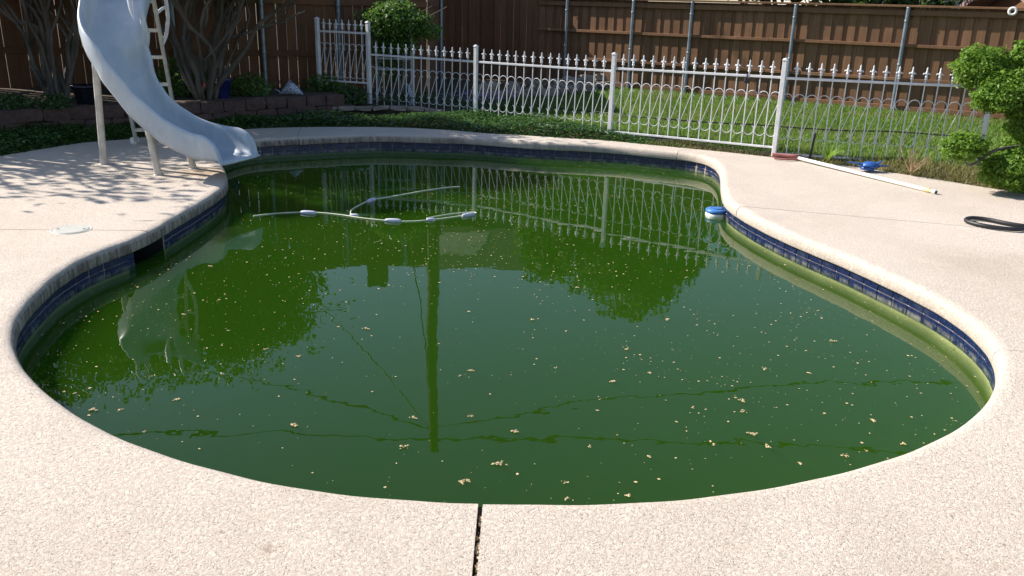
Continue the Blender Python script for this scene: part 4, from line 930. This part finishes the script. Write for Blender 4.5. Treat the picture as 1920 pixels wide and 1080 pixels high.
h2, rf2 = gable_house("neighbour_house", (12.5, 27.0, 0), 8.5, 7.0, 2.7, 5.0, "stucco", "shingle_rose", "pale walled neighbour house just above the sunlit fence at right", [(-2.4, 1.7, 1.2, 1.3), (0.6, 1.7, 1.2, 1.3)])
h3, rf3 = gable_house("garden_shed", (11.4, 17.6, 0), 3.4, 2.8, 1.72, 2.3, "fence_brown", "shingle_rose", "low rose brown shed roof showing above the fence at top right", [])
# utility pole and wires
up_ = Vector((-2.06, 21.0, 0)); o = empty("utility_pole", up_); tag(o, "tall wooden utility pole behind the back corner, seen mirrored in the pool", "utility pole")
m = MB(); m.tube([(0, 0, -.1), (.03, 0, 3), (-.02, 0, 6), (.03, 0, 9.75)], [.165, .155, .145, .125], 14); m.build("shaft", "pole_wood", o)
m = MB(); m.tube([(.17, -.05, .2), (.16, -.05, 5.5)], .02, 6); m.build("conduit", "galvanised", o)
TOP = up_ + Vector((.03, 0, 9.55))
def wire(a, b, sag, label, r=.024):
    a, b = Vector(a), Vector(b); pts = [a.lerp(b, k / 24) - Vector((0, 0, 4 * sag * (k / 24) * (1 - k / 24))) for k in range(25)]; m = MB(); m.tube(pts, r, 5); tag(m.build("overhead_wire", "cable"), label, "wire")
wire(TOP, (13.0, 19.0, 8.6), .35, "overhead wire running right from the utility pole top")
wire(TOP - Vector((0, 0, .5)), (16.0, 24.0, 8.6), .5, "lower overhead wire running right from the utility pole")
wire(TOP, (-15.0, 18.6, 8.9), .4, "overhead wire running left from the utility pole top")
wire(TOP - Vector((0, 0, .4)), (-17.0, 25.5, 9.0), .5, "lower overhead wire running left from the utility pole")
wire(TOP - Vector((0, 0, .6)), (-3.2, 26.0, 5.9), .5, "service drop wire from the utility pole to the grey roof", .02)
wire(TOP - Vector((0, 0, .3)), (-8.5, 27.5, 6.5), .5, "thin wire from the utility pole towards the left houses", .02)

def big_tree(base, trunk_h, blobs, n, label, mat="leaf_far", size=.085, seedn=1):
    random.seed(seedn); root = empty("tree", base); tag(root, label, "tree", "trees beyond the fences"); m = MB(); tips = []
    m.tube([(0, 0, -.05), (.03, .02, trunk_h * .5), (0, 0, trunk_h)], [.16, .13, .11], 9, False)
    for k in range(7): a = k * .9 + random.random(); branchy(m, (0, 0, trunk_h * random.uniform(.6, 1)), (math.cos(a), math.sin(a), random.uniform(.5, 1.2)), 1.9, .06, 2, tips, .3, (2, 3), .1)
    m.build("trunk", "bark", root); Vs = []
    for c_, r_, k in blobs:
        P, dn = ball_points(int(n * k), c_, r_, .25); cl = np.sin(P[:, 0] * 3.1 + seedn) * np.sin(P[:, 1] * 2.7 + 2) * np.sin(P[:, 2] * 3.6 + 1); P = P[cl > -.18]; Vs.append(leaves(P, size, .2, .5))
    for tpt, dv_ in tips: Vs.append(leaves(np.array(tpt) + rng.normal(size=(22, 3)) * .22, size, .2, .5))
    link("crown", quads_mesh("crown", np.vstack(Vs), mat), root); return root
big_tree((2.7, 22.2, 0), 2.4, [((-.4, 0, 4.0), (1.9, 1.5, 1.3), 1.), ((.6, 0, 4.9), (1.3, 1.2, 1.2), .8), ((1.6, .2, 4.2), (1.0, 1.0, 1.0), .5), ((-1.8, 0, 4.2), (.9, .9, .9), .4), ((-1.9, .2, 2.7), (1.2, .9, 1.0), .6), ((-.6, 0, 2.2), (1.2, .9, .8), .5), ((.2, .1, 3.0), (1.6, 1.2, .8), .6)], 8000, "broad green tree standing behind the middle of the sunlit fence", seedn=4)
big_tree((6.4, 22.6, 0), 1.6, [((0, 0, 3.0), (1.2, 1.0, 1.0), .7), ((.8, 0, 2.5), (.9, .8, .8), .4), ((-.7, 0, 2.6), (.8, .8, .9), .4)], 6000, "smaller green tree behind the right part of the sunlit fence", seedn=8)
big_tree((-6.3, 17.5, 0), 1.8, [((0, 0, 3.6), (1.6, 1.2, 1.0), .9), ((-1.6, 0, 3.9), (1.2, 1.1, 1.0), .6)], 6000, "green tree behind the tall fence left of the grey roofed house", seedn=9)
big_tree((-8.45, 10.45, 0), 1.2, [((0, 0, 2.5), (.6, .7, .55), .6), ((.35, -.35, 1.9), (.55, .5, .4), .5), ((.1, .6, 2.1), (.6, .6, .45), .5)], 5200, "small leafy tree left of the slide that dapples the paving", "leaf_myrtle", .07, seedn=21)
big_tree((8.3, 20.6, 0), .9, [((0, 0, 2.2), (1.3, 1.0, .9), .8), ((-1.0, 0, 2.0), (.8, .7, .6), .4), ((.9, 0, 2.3), (.8, .7, .8), .4)], 5000, "low bushy tree showing just above the sunlit fence cap", seedn=15)
